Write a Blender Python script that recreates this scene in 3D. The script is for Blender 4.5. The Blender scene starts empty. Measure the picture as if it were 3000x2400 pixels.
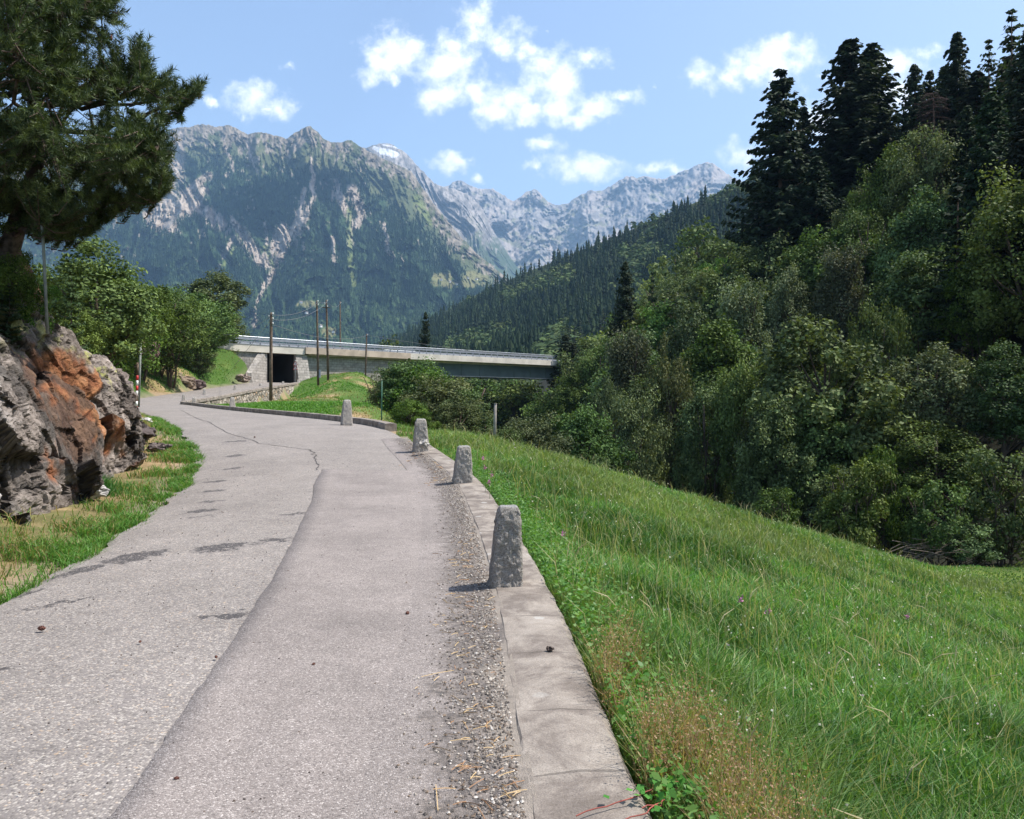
import bpy, math, random
import numpy as np
from mathutils import Vector, Matrix
R = math.radians
rng = np.random.default_rng(7)
random.seed(7)
scene = bpy.context.scene

# ------------------------------------------------------------------ camera, sky, sun, exposure
F, CX, CY, CAMZ = 1621.2, 1078.0, 862.25, 1.5      # focal length and centre in the 2156-px copy of the photograph
cam_data = bpy.data.cameras.new("camera")
cam_data.sensor_width = 36.0
cam_data.lens = 27.07
cam_data.clip_start = 0.05
cam_data.clip_end = 60000
cam = bpy.data.objects.new("camera", cam_data)
scene.collection.objects.link(cam)
cam.location = (0, 0, CAMZ)
cam.rotation_euler = (R(90), 0, 0)
scene.camera = cam

SUN_EL, SUN_AZ = R(58), R(83)                       # azimuth clockwise from +Y
sun_dir = Vector((math.sin(SUN_AZ) * math.cos(SUN_EL), math.cos(SUN_AZ) * math.cos(SUN_EL), math.sin(SUN_EL)))
sl = bpy.data.lights.new("sun", 'SUN')
sl.energy = 5.0
sl.angle = R(0.53)
sl.color = (1.0, 0.955, 0.89)
sun = bpy.data.objects.new("sun", sl)
scene.collection.objects.link(sun)
sun.location = (60, 20, 90)
sun.rotation_euler = sun_dir.to_track_quat('Z', 'Y').to_euler()

scene.view_settings.view_transform = 'Standard'
scene.view_settings.look = 'None'
scene.view_settings.exposure = 0.66
scene.view_settings.gamma = 1.0
scene.view_settings.use_curve_mapping = False
cy = scene.cycles
cy.max_bounces = 6
cy.diffuse_bounces = 3
cy.glossy_bounces = 2
cy.transmission_bounces = 3
cy.volume_bounces = 0
cy.transparent_max_bounces = 4
cy.use_denoising = True
cy.caustics_reflective = False
cy.caustics_refractive = False
SKY_STRENGTH = 0.15


# ------------------------------------------------------------------ node helper
class NT:
    def __init__(self, nt):
        self.t = nt
        nt.nodes.clear()

    def node(self, kind, **props):
        n = self.t.nodes.new(kind)
        for k, v in props.items():
            setattr(n, k, v)
        return n

    def put(self, sock, v):
        if isinstance(v, bpy.types.NodeSocket):
            self.t.links.new(v, sock)
        elif v is not None:
            if hasattr(sock.default_value, '__len__') and isinstance(v, (int, float)):
                v = (v,) * len(sock.default_value)
            if hasattr(sock.default_value, '__len__') and len(sock.default_value) == 4 and len(v) == 3:
                v = (*v, 1)
            sock.default_value = v

    def math(self, op, a, b=None, c=None, clamp=False):
        n = self.node('ShaderNodeMath', operation=op, use_clamp=clamp)
        self.put(n.inputs[0], a)
        if b is not None: self.put(n.inputs[1], b)
        if c is not None: self.put(n.inputs[2], c)
        return n.outputs[0]

    def vmath(self, op, a, b=None):
        n = self.node('ShaderNodeVectorMath', operation=op)
        self.put(n.inputs[0], a)
        if b is not None: self.put(n.inputs[1], b)
        return n.outputs['Value'] if op in ('LENGTH', 'DISTANCE', 'DOT_PRODUCT') else n.outputs['Vector']

    def mix(self, f, a, b, mode='MIX'):
        n = self.node('ShaderNodeMix', data_type='RGBA', blend_type=mode)
        self.put(n.inputs[0], f)
        self.put(n.inputs[6], a)
        self.put(n.inputs[7], b)
        return n.outputs[2]

    def noise(self, vec, scale, detail=4, rough=0.55, dist=0.0):
        n = self.node('ShaderNodeTexNoise')
        if vec is not None: self.put(n.inputs['Vector'], vec)
        n.inputs['Scale'].default_value = scale
        n.inputs['Detail'].default_value = detail
        n.inputs['Roughness'].default_value = rough
        n.inputs['Distortion'].default_value = dist
        return n.outputs['Fac']

    def voro(self, vec, scale, feature='F1', out='Distance'):
        n = self.node('ShaderNodeTexVoronoi', feature=feature)
        if vec is not None: self.put(n.inputs['Vector'], vec)
        n.inputs['Scale'].default_value = scale
        return n.outputs[out]

    def ramp(self, f, stops, interp='LINEAR'):
        n = self.node('ShaderNodeValToRGB')
        self.put(n.inputs[0], f)
        cr = n.color_ramp
        cr.interpolation = interp
        while len(cr.elements) < len(stops): cr.elements.new(0.5)
        for e, (p, c) in zip(cr.elements, stops):
            e.position = p
            e.color = (*c, 1) if hasattr(c, '__len__') else (c, c, c, 1)
        return n.outputs[0]

    def smooth(self, f, a, b):
        n = self.node('ShaderNodeMapRange', interpolation_type='SMOOTHSTEP')
        self.put(n.inputs[0], f)
        n.inputs[1].default_value, n.inputs[2].default_value = a, b
        return n.outputs[0]

    def coord(self):
        return self.node('ShaderNodeTexCoord').outputs['Object']

    def attr(self, name, out='Color'):
        return self.node('ShaderNodeAttribute', attribute_name=name).outputs[out]

    def bump(self, h, strength, dist, normal=None):
        n = self.node('ShaderNodeBump')
        self.put(n.inputs['Height'], h)
        n.inputs['Strength'].default_value = strength
        n.inputs['Distance'].default_value = dist
        if normal is not None: self.put(n.inputs['Normal'], normal)
        return n.outputs[0]

    def principled(self, color, rough=0.9, spec=0.3, normal=None, metallic=0.0):
        n = self.node('ShaderNodeBsdfPrincipled')
        self.put(n.inputs['Base Color'], color)
        self.put(n.inputs['Roughness'], rough)
        self.put(n.inputs['Specular IOR Level'], spec)
        self.put(n.inputs['Metallic'], metallic)
        if normal is not None: self.put(n.inputs['Normal'], normal)
        return n.outputs[0]

    def out(self, s):
        n = self.node('ShaderNodeOutputMaterial')
        self.t.links.new(s, n.inputs['Surface'])


def new_mat(name):
    m = bpy.data.materials.new(name)
    m.use_nodes = True
    return m, NT(m.node_tree)


# ------------------------------------------------------------------ sky with clouds (directions in the sky, infinitely far)
world = bpy.data.worlds.new("World")
scene.world = world
world.use_nodes = True
w = NT(world.node_tree)
sky = w.node('ShaderNodeTexSky', sky_type='NISHITA')
sky.sun_disc = False
sky.sun_elevation = SUN_EL
sky.sun_rotation = SUN_AZ
sky.altitude = 300
sky.air_density = 1.0
sky.dust_density = 1.2
sky.ozone_density = 2.0
CLOUDS = [  # centre and half size in the 2156-px copy, thickness
    (835,112,66,42,1),(800,140,42,30,1),(868,92,42,24,.9),(822,168,20,14,.8),(945,150,58,66,1),(958,102,34,34,1),(935,205,52,32,1),
    (1000,192,44,38,.9),(1010,28,48,48,.75),(1062,82,66,46,.75),(1110,112,46,24,.7),(1000,62,44,44,.8),(1150,70,20,12,.4),(1068,212,46,42,1),
    (1040,236,40,24,1),(1162,178,58,52,1),(1150,142,38,34,1),(1240,126,44,24,.85),(1182,228,58,30,1),(1110,240,50,22,1),
    (1252,224,56,22,.95),(1304,206,40,16,.9),(1200,246,60,18,.95),(618,143,30,14,.65),(530,213,44,36,1),(590,228,30,28,.9),(558,238,28,12,.7),
    (447,215,18,17,.8),(505,252,14,18,.5),(950,350,44,20,.9),(984,336,22,18,.6),(1005,380,30,14,.6),(1145,305,34,20,.85),(1125,353,22,15,.85),
    (1225,352,74,25,1),(1270,336,40,17,.9),(1375,364,36,15,.9),(1412,366,40,14,.95),(1622,130,78,34,1),(1592,155,58,27,1),(1480,166,40,27,.95),
    (1660,108,50,26,1),(1540,160,40,20,.8),(1384,186,14,16,.5),(1880,136,62,34,.95),(1965,106,36,17,.8),(1882,196,44,46,1),(1718,240,40,50,.9),
    (1560,330,36,36,.85),(1738,156,26,11,.6),(1660,310,60,40,.6)]
d = w.node('ShaderNodeTexCoord').outputs['Generated']
sep = w.node('ShaderNodeSeparateXYZ')
w.put(sep.inputs[0], d)
yy = w.math('MAXIMUM', sep.outputs['Y'], 0.02)
comb = w.node('ShaderNodeCombineXYZ')
w.put(comb.inputs[0], w.math('DIVIDE', sep.outputs['X'], yy))
w.put(comb.inputs[1], w.math('DIVIDE', sep.outputs['Z'], yy))
p = comb.outputs[0]
wn = w.node('ShaderNodeTexNoise')
w.put(wn.inputs['Vector'], p)
wn.inputs['Scale'].default_value = 22
wn.inputs['Detail'].default_value = 5
wn.inputs['Roughness'].default_value = 0.6
warp = w.vmath('SCALE', w.vmath('SUBTRACT', wn.outputs['Color'], (0.5, 0.5, 0.5)))
warp.node.inputs['Scale'].default_value = 0.05
pw = w.vmath('MULTIPLY', w.vmath('ADD', p, warp), (1, 1, 0))
m = None
for (cu, cv, ru, rv, th) in CLOUDS:
    c = ((cu - CX) / F, (CY - cv) / F, 0)
    q = w.vmath('MULTIPLY', w.vmath('SUBTRACT', pw, c), (F / (ru * 1.1), F / (rv * 1.1), 0))
    v = w.math('MULTIPLY_ADD', w.vmath('LENGTH', q), -0.75 * th ** -0.3, th * 0.95)
    m = v if m is None else w.math('SMOOTH_MAX', m, v, 0.12)
fb = w.noise(p, 34, 9, 0.62)
dens = w.math('ADD', m, w.math('MULTIPLY_ADD', fb, 2.1, -1.08))
cover = w.smooth(dens, -0.12, 0.74)
shade = w.smooth(w.math('ADD', dens, w.math('MULTIPLY_ADD', w.noise(p, 60, 5), 0.6, -0.3)), 0.1, 1.0)
ccol = w.mix(shade, (5.4, 5.9, 6.8), (7.0, 7.0, 7.1))
front = w.smooth(sep.outputs['Y'], 0.05, 0.2)
skycol = w.mix(1.0, sky.outputs[0], (1.34, 1.21, 1.10), 'MULTIPLY')
col = w.mix(w.math('MULTIPLY', cover, front), skycol, ccol)
bg = w.node('ShaderNodeBackground')
w.put(bg.inputs['Color'], col)
bg.inputs['Strength'].default_value = SKY_STRENGTH
wo = w.node('ShaderNodeOutputWorld')
w.t.links.new(bg.outputs[0], wo.inputs['Surface'])


# ------------------------------------------------------------------ numpy noise
def _h(ix, iy, iz, s):
    n = (ix.astype(np.int64) * 374761393 + iy.astype(np.int64) * 668265263 + iz.astype(np.int64) * 2147483647 + s * 974634777) & 0xffffffff
    n = ((n ^ (n >> 13)) * 1274126177) & 0xffffffff
    n = ((n ^ (n >> 16)) * 2246822519) & 0xffffffff
    return ((n ^ (n >> 15)) & 0xffffff).astype(np.float64) / 0xffffff


def vnoise(x, y, z=0.0, s=0):
    x, y, z = np.broadcast_arrays(np.asarray(x, float), np.asarray(y, float), np.asarray(z, float))
    xi, yi, zi = np.floor(x), np.floor(y), np.floor(z)
    fx, fy, fz = x - xi, y - yi, z - zi
    fx, fy, fz = (t * t * t * (t * (t * 6 - 15) + 10) for t in (fx, fy, fz))
    r = 0
    for a in (0, 1):
        for b in (0, 1):
            for c in (0, 1):
                r = r + _h(xi + a, yi + b, zi + c, s) * (fx if a else 1 - fx) * (fy if b else 1 - fy) * (fz if c else 1 - fz)
    return r * 2 - 1


def fbm(x, y, z=0.0, s=0, o=5, g=0.5):
    r, a, f, t = 0, 1.0, 1.0, 0.0
    for i in range(o):
        r = r + a * vnoise(np.asarray(x) * f, np.asarray(y) * f, np.asarray(z) * f, s + i * 17)
        t += a
        a *= g
        f *= 2.03
    return r / t * 1.6


def ridged(x, y, z=0.0, s=0, o=4, g=0.5):
    r, a, f, t = 0, 1.0, 1.0, 0.0
    for i in range(o):
        r = r + a * (1 - np.abs(vnoise(np.asarray(x) * f, np.asarray(y) * f, np.asarray(z) * f, s + i * 31)) * 1.6)
        t += a
        a *= g
        f *= 2.1
    return r / t


def facets(P, size, s, k=0.6, edges=False):
    """Blocky fractured offset: every worley cell is a tilted plane with its own height."""
    Q = P / size
    ci = np.floor(Q).astype(np.int64)
    best = np.full(len(P), 1e9)
    sec = np.full(len(P), 1e9)
    val = np.zeros(len(P))
    for a in (-1, 0, 1):
        for b in (-1, 0, 1):
            for c in (-1, 0, 1):
                i = ci + (a, b, c)
                cen = i + np.stack([_h(i[:, 0], i[:, 1], i[:, 2], s + j) for j in range(3)], 1)
                dd = ((Q - cen) ** 2).sum(1)
                tilt = np.stack([_h(i[:, 0], i[:, 1], i[:, 2], s + 5 + j) - 0.5 for j in range(3)], 1)
                v = (_h(i[:, 0], i[:, 1], i[:, 2], s + 9) - 0.5) + k * 2 * ((Q - cen) * tilt).sum(1)
                m = dd < best
                sec = np.where(m, best, np.minimum(sec, dd))
                best[m] = dd[m]
                val[m] = v[m]
    return (val, np.sqrt(sec) - np.sqrt(best)) if edges else val


def sstep(a, b, x):
    t = np.clip((np.asarray(x, float) - a) / (b - a), 0, 1)
    return t * t * (3 - 2 * t)


# ------------------------------------------------------------------ mesh helper
class MB:
    def __init__(self):
        self.v, self.f, self.c, self.n = [], [], [], 0

    def add(self, verts, *faces, col=None):
        verts = np.asarray(verts, float).reshape(-1, 3)
        for f in faces:
            self.f.append(np.asarray(f, np.int64) + self.n)
        self.v.append(verts)
        if col is not None:
            col = np.asarray(col, float)
            if col.ndim == 1: col = np.tile(col, (len(verts), 1))
            self.c.append(col)
        self.n += len(verts)
        return self

    def box(self, c, s, rz=0.0, col=None, taper=1.0):
        x, y, z = (a / 2 for a in s)
        v = np.array([(-x,-y,-z),(x,-y,-z),(x,y,-z),(-x,y,-z),(-x*taper,-y*taper,z),(x*taper,-y*taper,z),(x*taper,y*taper,z),(-x*taper,y*taper,z)])
        ca, sa = math.cos(rz), math.sin(rz)
        v = np.stack([v[:,0]*ca - v[:,1]*sa, v[:,0]*sa + v[:,1]*ca, v[:,2]], 1) + np.array(c)
        return self.add(v, [(0,3,2,1),(4,5,6,7),(0,1,5,4),(1,2,6,5),(2,3,7,6),(3,0,4,7)], col=col)

    def tube(self, pts, rad, n=7, col=None, cap=True):
        pts = np.asarray(pts, float)
        k = len(pts)
        rad = np.broadcast_to(np.asarray(rad, float), (k,))
        t = np.gradient(pts, axis=0)
        t /= np.linalg.norm(t, axis=1, keepdims=True) + 1e-9
        ref = np.array([0.0, 0, 1]) if abs(t[:, 2]).mean() < 0.8 else np.array([1.0, 0, 0])
        a = np.cross(t, ref)
        a /= np.linalg.norm(a, axis=1, keepdims=True) + 1e-9
        b = np.cross(t, a)
        th = np.arange(n) * 2 * math.pi / n
        v = pts[:, None] + rad[:, None, None] * (a[:, None] * np.cos(th)[None, :, None] + b[:, None] * np.sin(th)[None, :, None])
        i = np.arange(k - 1)[:, None] * n
        j = np.arange(n)[None]
        j2 = (j + 1) % n
        q = np.stack([i + j, i + j2, i + n + j2, i + n + j], -1).reshape(-1, 4)
        fs = [q]
        if cap and n <= 12:
            fs.append([tuple(range(n))[::-1]])
            fs.append([tuple(range((k - 1) * n, k * n))])
        return self.add(v.reshape(-1, 3), *fs, col=col)

    def grid(self, P, col=None):
        nr, nc = P.shape[:2]
        i = np.arange(nr - 1)[:, None] * nc
        j = np.arange(nc - 1)[None]
        q = np.stack([i + j, i + j + 1, i + nc + j + 1, i + nc + j], -1).reshape(-1, 4)
        return self.add(P.reshape(-1, 3), q, col=col)

    def mesh(self, name, mat=None, smooth=True):
        me = bpy.data.meshes.new(name)
        V = np.concatenate(self.v)
        me.vertices.add(len(V))
        me.vertices.foreach_set("co", V.astype(np.float32).ravel())
        loops = np.concatenate([f.ravel() for f in self.f])
        sizes = np.concatenate([np.full(len(f), f.shape[1]) for f in self.f])
        starts = np.concatenate([[0], np.cumsum(sizes)[:-1]])
        me.loops.add(len(loops))
        me.loops.foreach_set("vertex_index", loops.astype(np.int32))
        me.polygons.add(len(sizes))
        me.polygons.foreach_set("loop_start", starts.astype(np.int32))
        if self.c:
            C = np.concatenate(self.c)
            if C.shape[1] == 3: C = np.concatenate([C, np.ones((len(C), 1))], 1)
            a = me.attributes.new("tint", 'FLOAT_COLOR', 'POINT')
            a.data.foreach_set("color", C.astype(np.float32).ravel())
        me.update(calc_edges=True)
        me.polygons.foreach_set("use_smooth", np.full(len(sizes), bool(smooth)))
        if mat: me.materials.append(mat)
        return me

    def build(self, name, mat, parent=None, smooth=True, loc=None):
        me = self.mesh(name, mat, smooth)
        if loc is not None: me.transform(Matrix.Translation(-Vector(loc)))
        o = bpy.data.objects.new(name, me)
        scene.collection.objects.link(o)
        if parent is not None: o.parent = parent
        elif loc is not None: o.location = loc
        return o


def tag(o, label, cat, group=None, kind=None):
    o["label"] = label
    o["category"] = cat
    if group: o["group"] = group
    if kind: o["kind"] = kind
    return o


def empty(name, loc, label, cat, group=None, rz=0.0):
    o = bpy.data.objects.new(name, None)
    scene.collection.objects.link(o)
    o.location = loc
    o.rotation_euler = (0, 0, rz)
    return tag(o, label, cat, group)


def copy_tree(o, parent=None):
    c = o.copy()
    scene.collection.objects.link(c)
    if parent is not None: c.parent = parent
    for ch in list(o.children): copy_tree(ch, c)
    return c


def hide_proto(o):
    for ch in list(o.children): bpy.data.objects.remove(ch)
    bpy.data.objects.remove(o)


def ray(u, v, Y):
    """A point of the place at depth Y on the line of sight of photo pixel (u, v) of the 2156-px copy."""
    return np.array([(u - CX) / F * Y, Y, CAMZ + (CY - v) / F * Y])


# ------------------------------------------------------------------ materials
def mat_plain(name, color, rough=0.8, spec=0.3, metallic=0.0, nscale=8.0, namt=0.25, bump=0.0, bscale=40):
    m, n = new_mat(name)
    c = n.coord()
    f = n.noise(c, nscale, 5)
    col = n.mix(n.smooth(f, 0.3, 0.7), tuple(x * (1 - namt) for x in color), tuple(min(1, x * (1 + namt)) for x in color))
    nor = n.bump(n.noise(c, bscale, 4), bump, 0.02) if bump else None
    n.out(n.principled(col, rough, spec, nor, metallic))
    return m


def mat_foliage(name, dark, light, trans=0.3, rough=0.6, spec=0.08, hue=0.25, use_tint=True, tcol=None):
    """Leaves: every leaf its own tone (tint attribute), every plant its own cast (object random)."""
    m, n = new_mat(name)
    oi = n.node('ShaderNodeObjectInfo').outputs['Random']
    t = n.attr("tint", 'Fac') if use_tint else n.noise(n.coord(), 3, 3)
    c = n.mix(t, dark, light)
    hsv = n.node('ShaderNodeHueSaturation')
    n.put(hsv.inputs['Color'], c)
    n.put(hsv.inputs['Hue'], n.math('MULTIPLY_ADD', oi, 0.05 * hue / 0.25, 0.5 - 0.025 * hue / 0.25))
    r2 = n.math('FRACT', n.math('MULTIPLY', oi, 7.31))
    n.put(hsv.inputs['Value'], n.math('MULTIPLY_ADD', r2, 0.65, 0.8))
    n.put(hsv.inputs['Saturation'], n.math('MULTIPLY_ADD', n.math('FRACT', n.math('MULTIPLY', oi, 13.7)), 0.35, 0.75))
    c = hsv.outputs[0]
    b = n.principled(c, rough, spec)
    tr = n.node('ShaderNodeBsdfTranslucent')
    n.put(tr.inputs['Color'], n.mix(1.0, c, tcol or (1.5, 1.5, 0.6), 'MULTIPLY'))
    mx = n.node('ShaderNodeMixShader')
    mx.inputs[0].default_value = trans
    n.t.links.new(b, mx.inputs[1])
    n.t.links.new(tr.outputs[0], mx.inputs[2])
    n.out(mx.outputs[0])
    return m


def mat_tint(name, rough=0.9, spec=0.15, trans=0.0, nscale=0, namt=0.3, bump=0, bscale=30, bdist=0.03):
    """Colour from the tint attribute with a fine noise over it."""
    m, n = new_mat(name)
    c = n.attr("tint")
    co = n.coord()
    if nscale:
        f = n.noise(co, nscale, 6, 0.65)
        c = n.mix(1.0, c, n.ramp(f, [(0.25, 1 - namt), (0.75, 1 + namt)]), 'MULTIPLY')
    nor = n.bump(n.noise(co, bscale, 6, 0.65), bump, bdist) if bump else None
    s = n.principled(c, rough, spec, nor)
    if trans:
        tr = n.node('ShaderNodeBsdfTranslucent')
        n.put(tr.inputs['Color'], n.mix(1.0, c, (1.3, 1.4, 0.6), 'MULTIPLY'))
        mx = n.node('ShaderNodeMixShader')
        mx.inputs[0].default_value = trans
        n.t.links.new(s, mx.inputs[1])
        n.t.links.new(tr.outputs[0], mx.inputs[2])
        s = mx.outputs[0]
    n.out(s)
    return m


def stain_mask(n, co, spots, warp=0.26, wscale=8.0):
    """Sum of stretched spots (x, y, half length, half width, turn) on the ground, with a broken outline."""
    wn = n.node('ShaderNodeTexNoise')
    n.put(wn.inputs['Vector'], co)
    wn.inputs['Scale'].default_value = wscale
    wn.inputs['Detail'].default_value = 5
    wv = n.vmath('SCALE', n.vmath('SUBTRACT', wn.outputs['Color'], (0.5, 0.5, 0.5)))
    wv.node.inputs['Scale'].default_value = warp * 2
    p = n.vmath('ADD', co, wv)
    m = None
    for (x, y, a, b, t) in spots:
        mp = n.node('ShaderNodeMapping', vector_type='TEXTURE')
        n.put(mp.inputs['Vector'], p)
        mp.inputs['Location'].default_value = (x, y, 0)
        mp.inputs['Rotation'].default_value = (0, 0, t)
        mp.inputs['Scale'].default_value = (a, b, 1e6)
        v = n.math('SUBTRACT', 1.0, n.vmath('LENGTH', mp.outputs[0]))
        m = v if m is None else n.math('MAXIMUM', m, v)
    return m


def mat_asphalt(name, scale, cols, big, spots=None, bumpd=0.006, dirt=0.25, edge=False):
    m, n = new_mat(name)
    co = n.coord()
    vr = n.node('ShaderNodeTexVoronoi')
    n.put(vr.inputs['Vector'], co)
    vr.inputs['Scale'].default_value = scale
    sp = n.node('ShaderNodeSeparateColor')
    n.put(sp.inputs[0], vr.outputs['Color'])
    stone = n.ramp(sp.outputs[0], cols)
    mort = n.mix(n.smooth(vr.outputs['Distance'], 0.35, 0.75), stone, big)
    v2 = n.voro(co, scale * 0.43, out='Color')
    s2 = n.node('ShaderNodeSeparateColor')
    n.put(s2.inputs[0], v2)
    keep = n.smooth(s2.outputs[1], 0.86, 0.9)
    big2 = n.mix(n.math('MULTIPLY', keep, n.smooth(n.voro(co, scale * 0.43), 0.5, 0.3)), mort, n.ramp(s2.outputs[0], cols))
    tone = n.noise(co, 0.9, 6, 0.6)
    c = n.mix(1.0, big2, n.ramp(tone, [(0.25, 1 - dirt), (0.75, 1 + dirt * 0.7)]), 'MULTIPLY')
    tone2 = n.noise(co, 6, 5, 0.6)
    c = n.mix(1.0, c, n.ramp(tone2, [(0.2, 0.86), (0.8, 1.12)]), 'MULTIPLY')
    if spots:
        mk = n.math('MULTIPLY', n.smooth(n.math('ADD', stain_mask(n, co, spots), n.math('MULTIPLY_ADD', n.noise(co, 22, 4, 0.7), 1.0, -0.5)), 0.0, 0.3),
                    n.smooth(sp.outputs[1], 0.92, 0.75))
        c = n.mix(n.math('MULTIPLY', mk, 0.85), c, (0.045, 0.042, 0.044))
    if edge:
        k_ = n.smooth(n.math('ADD', n.attr('tint', 'Fac'), n.math('MULTIPLY_ADD', n.noise(co, 7, 6, .7), 1.3, -.65)), .30, .62)
        c = n.mix(k_, c, n.mix(n.smooth(n.noise(co, 26, 4, .7), .35, .7), (.10, .088, .08), n.mix(.5, c, (.24, .2, .165))))
        c = n.mix(n.math('MULTIPLY', n.smooth(n.math('ADD', n.attr('tint', 'Fac'), n.math('MULTIPLY_ADD', n.noise(co, 3, 4), 1, -.5)), .75, 1.0), .5), c, (.36, .31, .25))
    h = n.math('SUBTRACT', 1.0, vr.outputs['Distance'])
    n.out(n.principled(c, 0.85, 0.25, n.bump(h, 0.55, bumpd)))
    return m


# ------------------------------------------------------------------ road, as left and right edge and level
ST = np.array([  # left x, y, right x, y, z
    (-2.9,-12,.75,-12,-.12),(-3.2,-6,.42,-6,-.05),(-3.4,0,.2,0,0),(-3.62,3,.02,2.9,.03),(-3.85,5.7,-.18,6.1,.07),(-4.57,9.4,-.56,9.8,.13),
    (-6.0,14.4,-1.1,13.6,.25),(-7.14,17.4,-2.25,18.3,.5),(-9.4,21.8,-4.05,24.6,.88),(-12.8,28,-7.2,29.8,1.12),
    (-18.5,38,-14.4,40,1.45),(-25.5,50,-21.0,51.0,1.76),(-30,58,-24.7,57.5,1.98),(-31.8,66,-25.5,66,2.5),(-32.6,80,-26.6,80,3.55),
    (-33.3,96,-28.2,99,4.8),(-33.6,101.2,-30.0,104.6,5.03),(-38,106.6,-34.6,110,5.15),(-50,119,-47,122,5.4)])


def dense(cols, n=500):
    """Catmull-Rom through the stations."""
    k = len(cols)
    t = np.linspace(0, k - 1.0001, n)
    i = t.astype(int)
    f = (t - i)[:, None]
    g = lambda j: cols[np.clip(j, 0, k - 1)]
    p0, p1, p2, p3 = g(i - 1), g(i), g(i + 1), g(i + 2)
    return 0.5 * (2*p1 + (p2 - p0)*f + (2*p0 - 5*p1 + 4*p2 - p3)*f**2 + (3*p1 - p0 - 3*p2 + p3)*f**3)


RD = dense(ST, 700)
RL, RR, RZ = RD[:, 0:2], RD[:, 2:4], RD[:, 4]


def right_edge(y):
    return np.interp(y, RR[:420, 1], RR[:420, 0])


def left_edge(y):
    k = RL[:, 1] < 100
    return np.interp(y, RL[k, 1], RL[k, 0])


# ------------------------------------------------------------------ ground heights
BD = np.array([.721, .693])                     # along the bridge
BN = np.array([-.693, .721])                    # across it, away from the camera
B0 = np.array([-29.6, 105.0])                   # right jamb of the underpass on the front face
CP = []
for k in range(0, 700, 28):
    for P_ in (RL[k], RR[k], (RL[k] + RR[k]) / 2): CP.append((*P_, RZ[k]))
CP += [  # left verge, humus bank, trees' bank
    (-4.6,2,.12),(-6.5,2,.6),(-8,5,1.6),(-11,2,3),(-5.0,6,.2),(-6.9,8,.9),(-5.5,9,.3),(-7.6,10,3.3),(-8.3,13,4.45),(-6.6,11.8,.4),(-10,15,3.2),(-7.6,14.5,.45),(-11,12,4.8),
    (-14,12,5.8),(-18,10,7.5),(-8.5,17,.7),(-11.5,19,2.1),(-9.6,19,.85),(-12.3,24,1.5),(-15,24,2.6),(-20,22,5),(-15.8,31,1.9),(-19,34,2.6),(-24,32,4.4),
    (-21,40,2.0),(-24,42,3.0),(-30,40,5),(-28,52,2.6),(-33,52,4.2),(-34,60,4.2),(-36,68,5.6),(-37,78,7.2),(-37,88,7.6),(-41,85,9.2),(-45,75,8),(-37,97,9.3),(-34.6,99.2,8.0),(-35.7,98.1,9.1),(-39.3,94.7,9.7),(-36,94,7.3),(-35.2,96.3,7.3),(-38,92,8.2),
    (-50,60,9),(-70,40,16),(-70,80,12),(-46,95,9.3),(-60,84,10),(-110,70,22),(-110,20,30),(-40,10,13),(-80,0,26),
    # mound between the lower kerb and the bridge
    (-13.2,42,1.35),(-19.8,52.5,1.65),(-22,58,1.6),(-23.5,64,1.35),(-24.8,70,1.3),(-25.6,82,1.5),(-22,74,2.6),(-26.2,92,3.0),(-27.3,99,4.6),(-21,66,1.6),(-19,62,1.9),
    (-22.3,89,5.0),(-21.9,92,5.5),(-26.8,107,6.2),(-22,112,7.0),(-20,100,6.3),(-14.5,75,3.6),(-8.9,48,1.9),(-17,78,4.4),(-13,58,2.4),(-4.6,29,1.0),(-8.5,34,1.2),(-5.5,27.2,1.0),
    (-8,76,-1.5),(-3.2,49,-1.6),(-13,101,2.0),(0.5,33,-1.0),(-2.4,24.5,.62),
    # meadow
    (.9,-6,-.2),(.75,2.6,-.12),(.55,6,-.1),(.15,10,-.02),(-.4,13.5,.12),(-1.4,18,.40),(-1.06,22,.5),(2.9,27,-.62),(7.8,30,-2.25),(14.25,32,-4.3),(20.6,34.5,-5.45),(23,34.5,-5.6),
    (2.5,3,-.68),(4,5,-1.15),(3,10,-.85),(8,12,-2.5),(8,20,-2.45),(3,20,-.58),(14,20,-4.2),(15,27,-4.3),(21,26,-5.7),(12,6,-3.5),(20,10,-5.4),(28,20,-6.4),(6,-4,-1.8),
    (30,5,-6.8),(24,31.5,-5.75),(28,33,-5.8),
    # drop to the stream
    (4,35,-3.6),(8,38,-5.4),(14,39,-6.6),(19,40,-7.0),(25,39,-6.2),(6,48,-7.2),(10,60,-8.2),(4,75,-8.5),(1,95,-9),(-3,120,-10),(-6,150,-8),(-2,60,-6),(-6,90,-5),(-8,110,-4),(-15,130,0),
    (-30,135,5),(-50,150,10),(-20,180,-3),(-60,200,14),(0,200,-4),(-10,260,2),(-80,260,20)]
for yy_ in (45, 60, 80, 105, 135, 170, 215, 260):
    xs = 20 - 0.155 * (yy_ - 36)
    for dd_ in (10, 22, 40, 62, 90, 130):
        CP.append((xs + dd_, yy_, -7 + max(0, yy_ - 120) * .07 + 0.78 * (1 - .5 * float(min(1, max(0, (yy_ - 130) / 110)))) * max(dd_ - 4, 0) * (1 if dd_ < 90 else 0.92)))
for yy_ in (10, -10):
    for xx_ in (45, 70, 100, 140): CP.append((xx_, yy_, -7 + 0.6 * (xx_ - 36)))
CP = np.array(CP, float)
CXY = CP[:, :2]
_D = np.linalg.norm(CXY[:, None] - CXY[None], axis=2)
_W = np.linalg.solve(_D + np.eye(len(CP)) * -0.02, CP[:, 2] - CP[:, 2].mean())
CEN = (RL + RR) / 2
HWD = np.linalg.norm(RL - RR, axis=1) / 2


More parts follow.
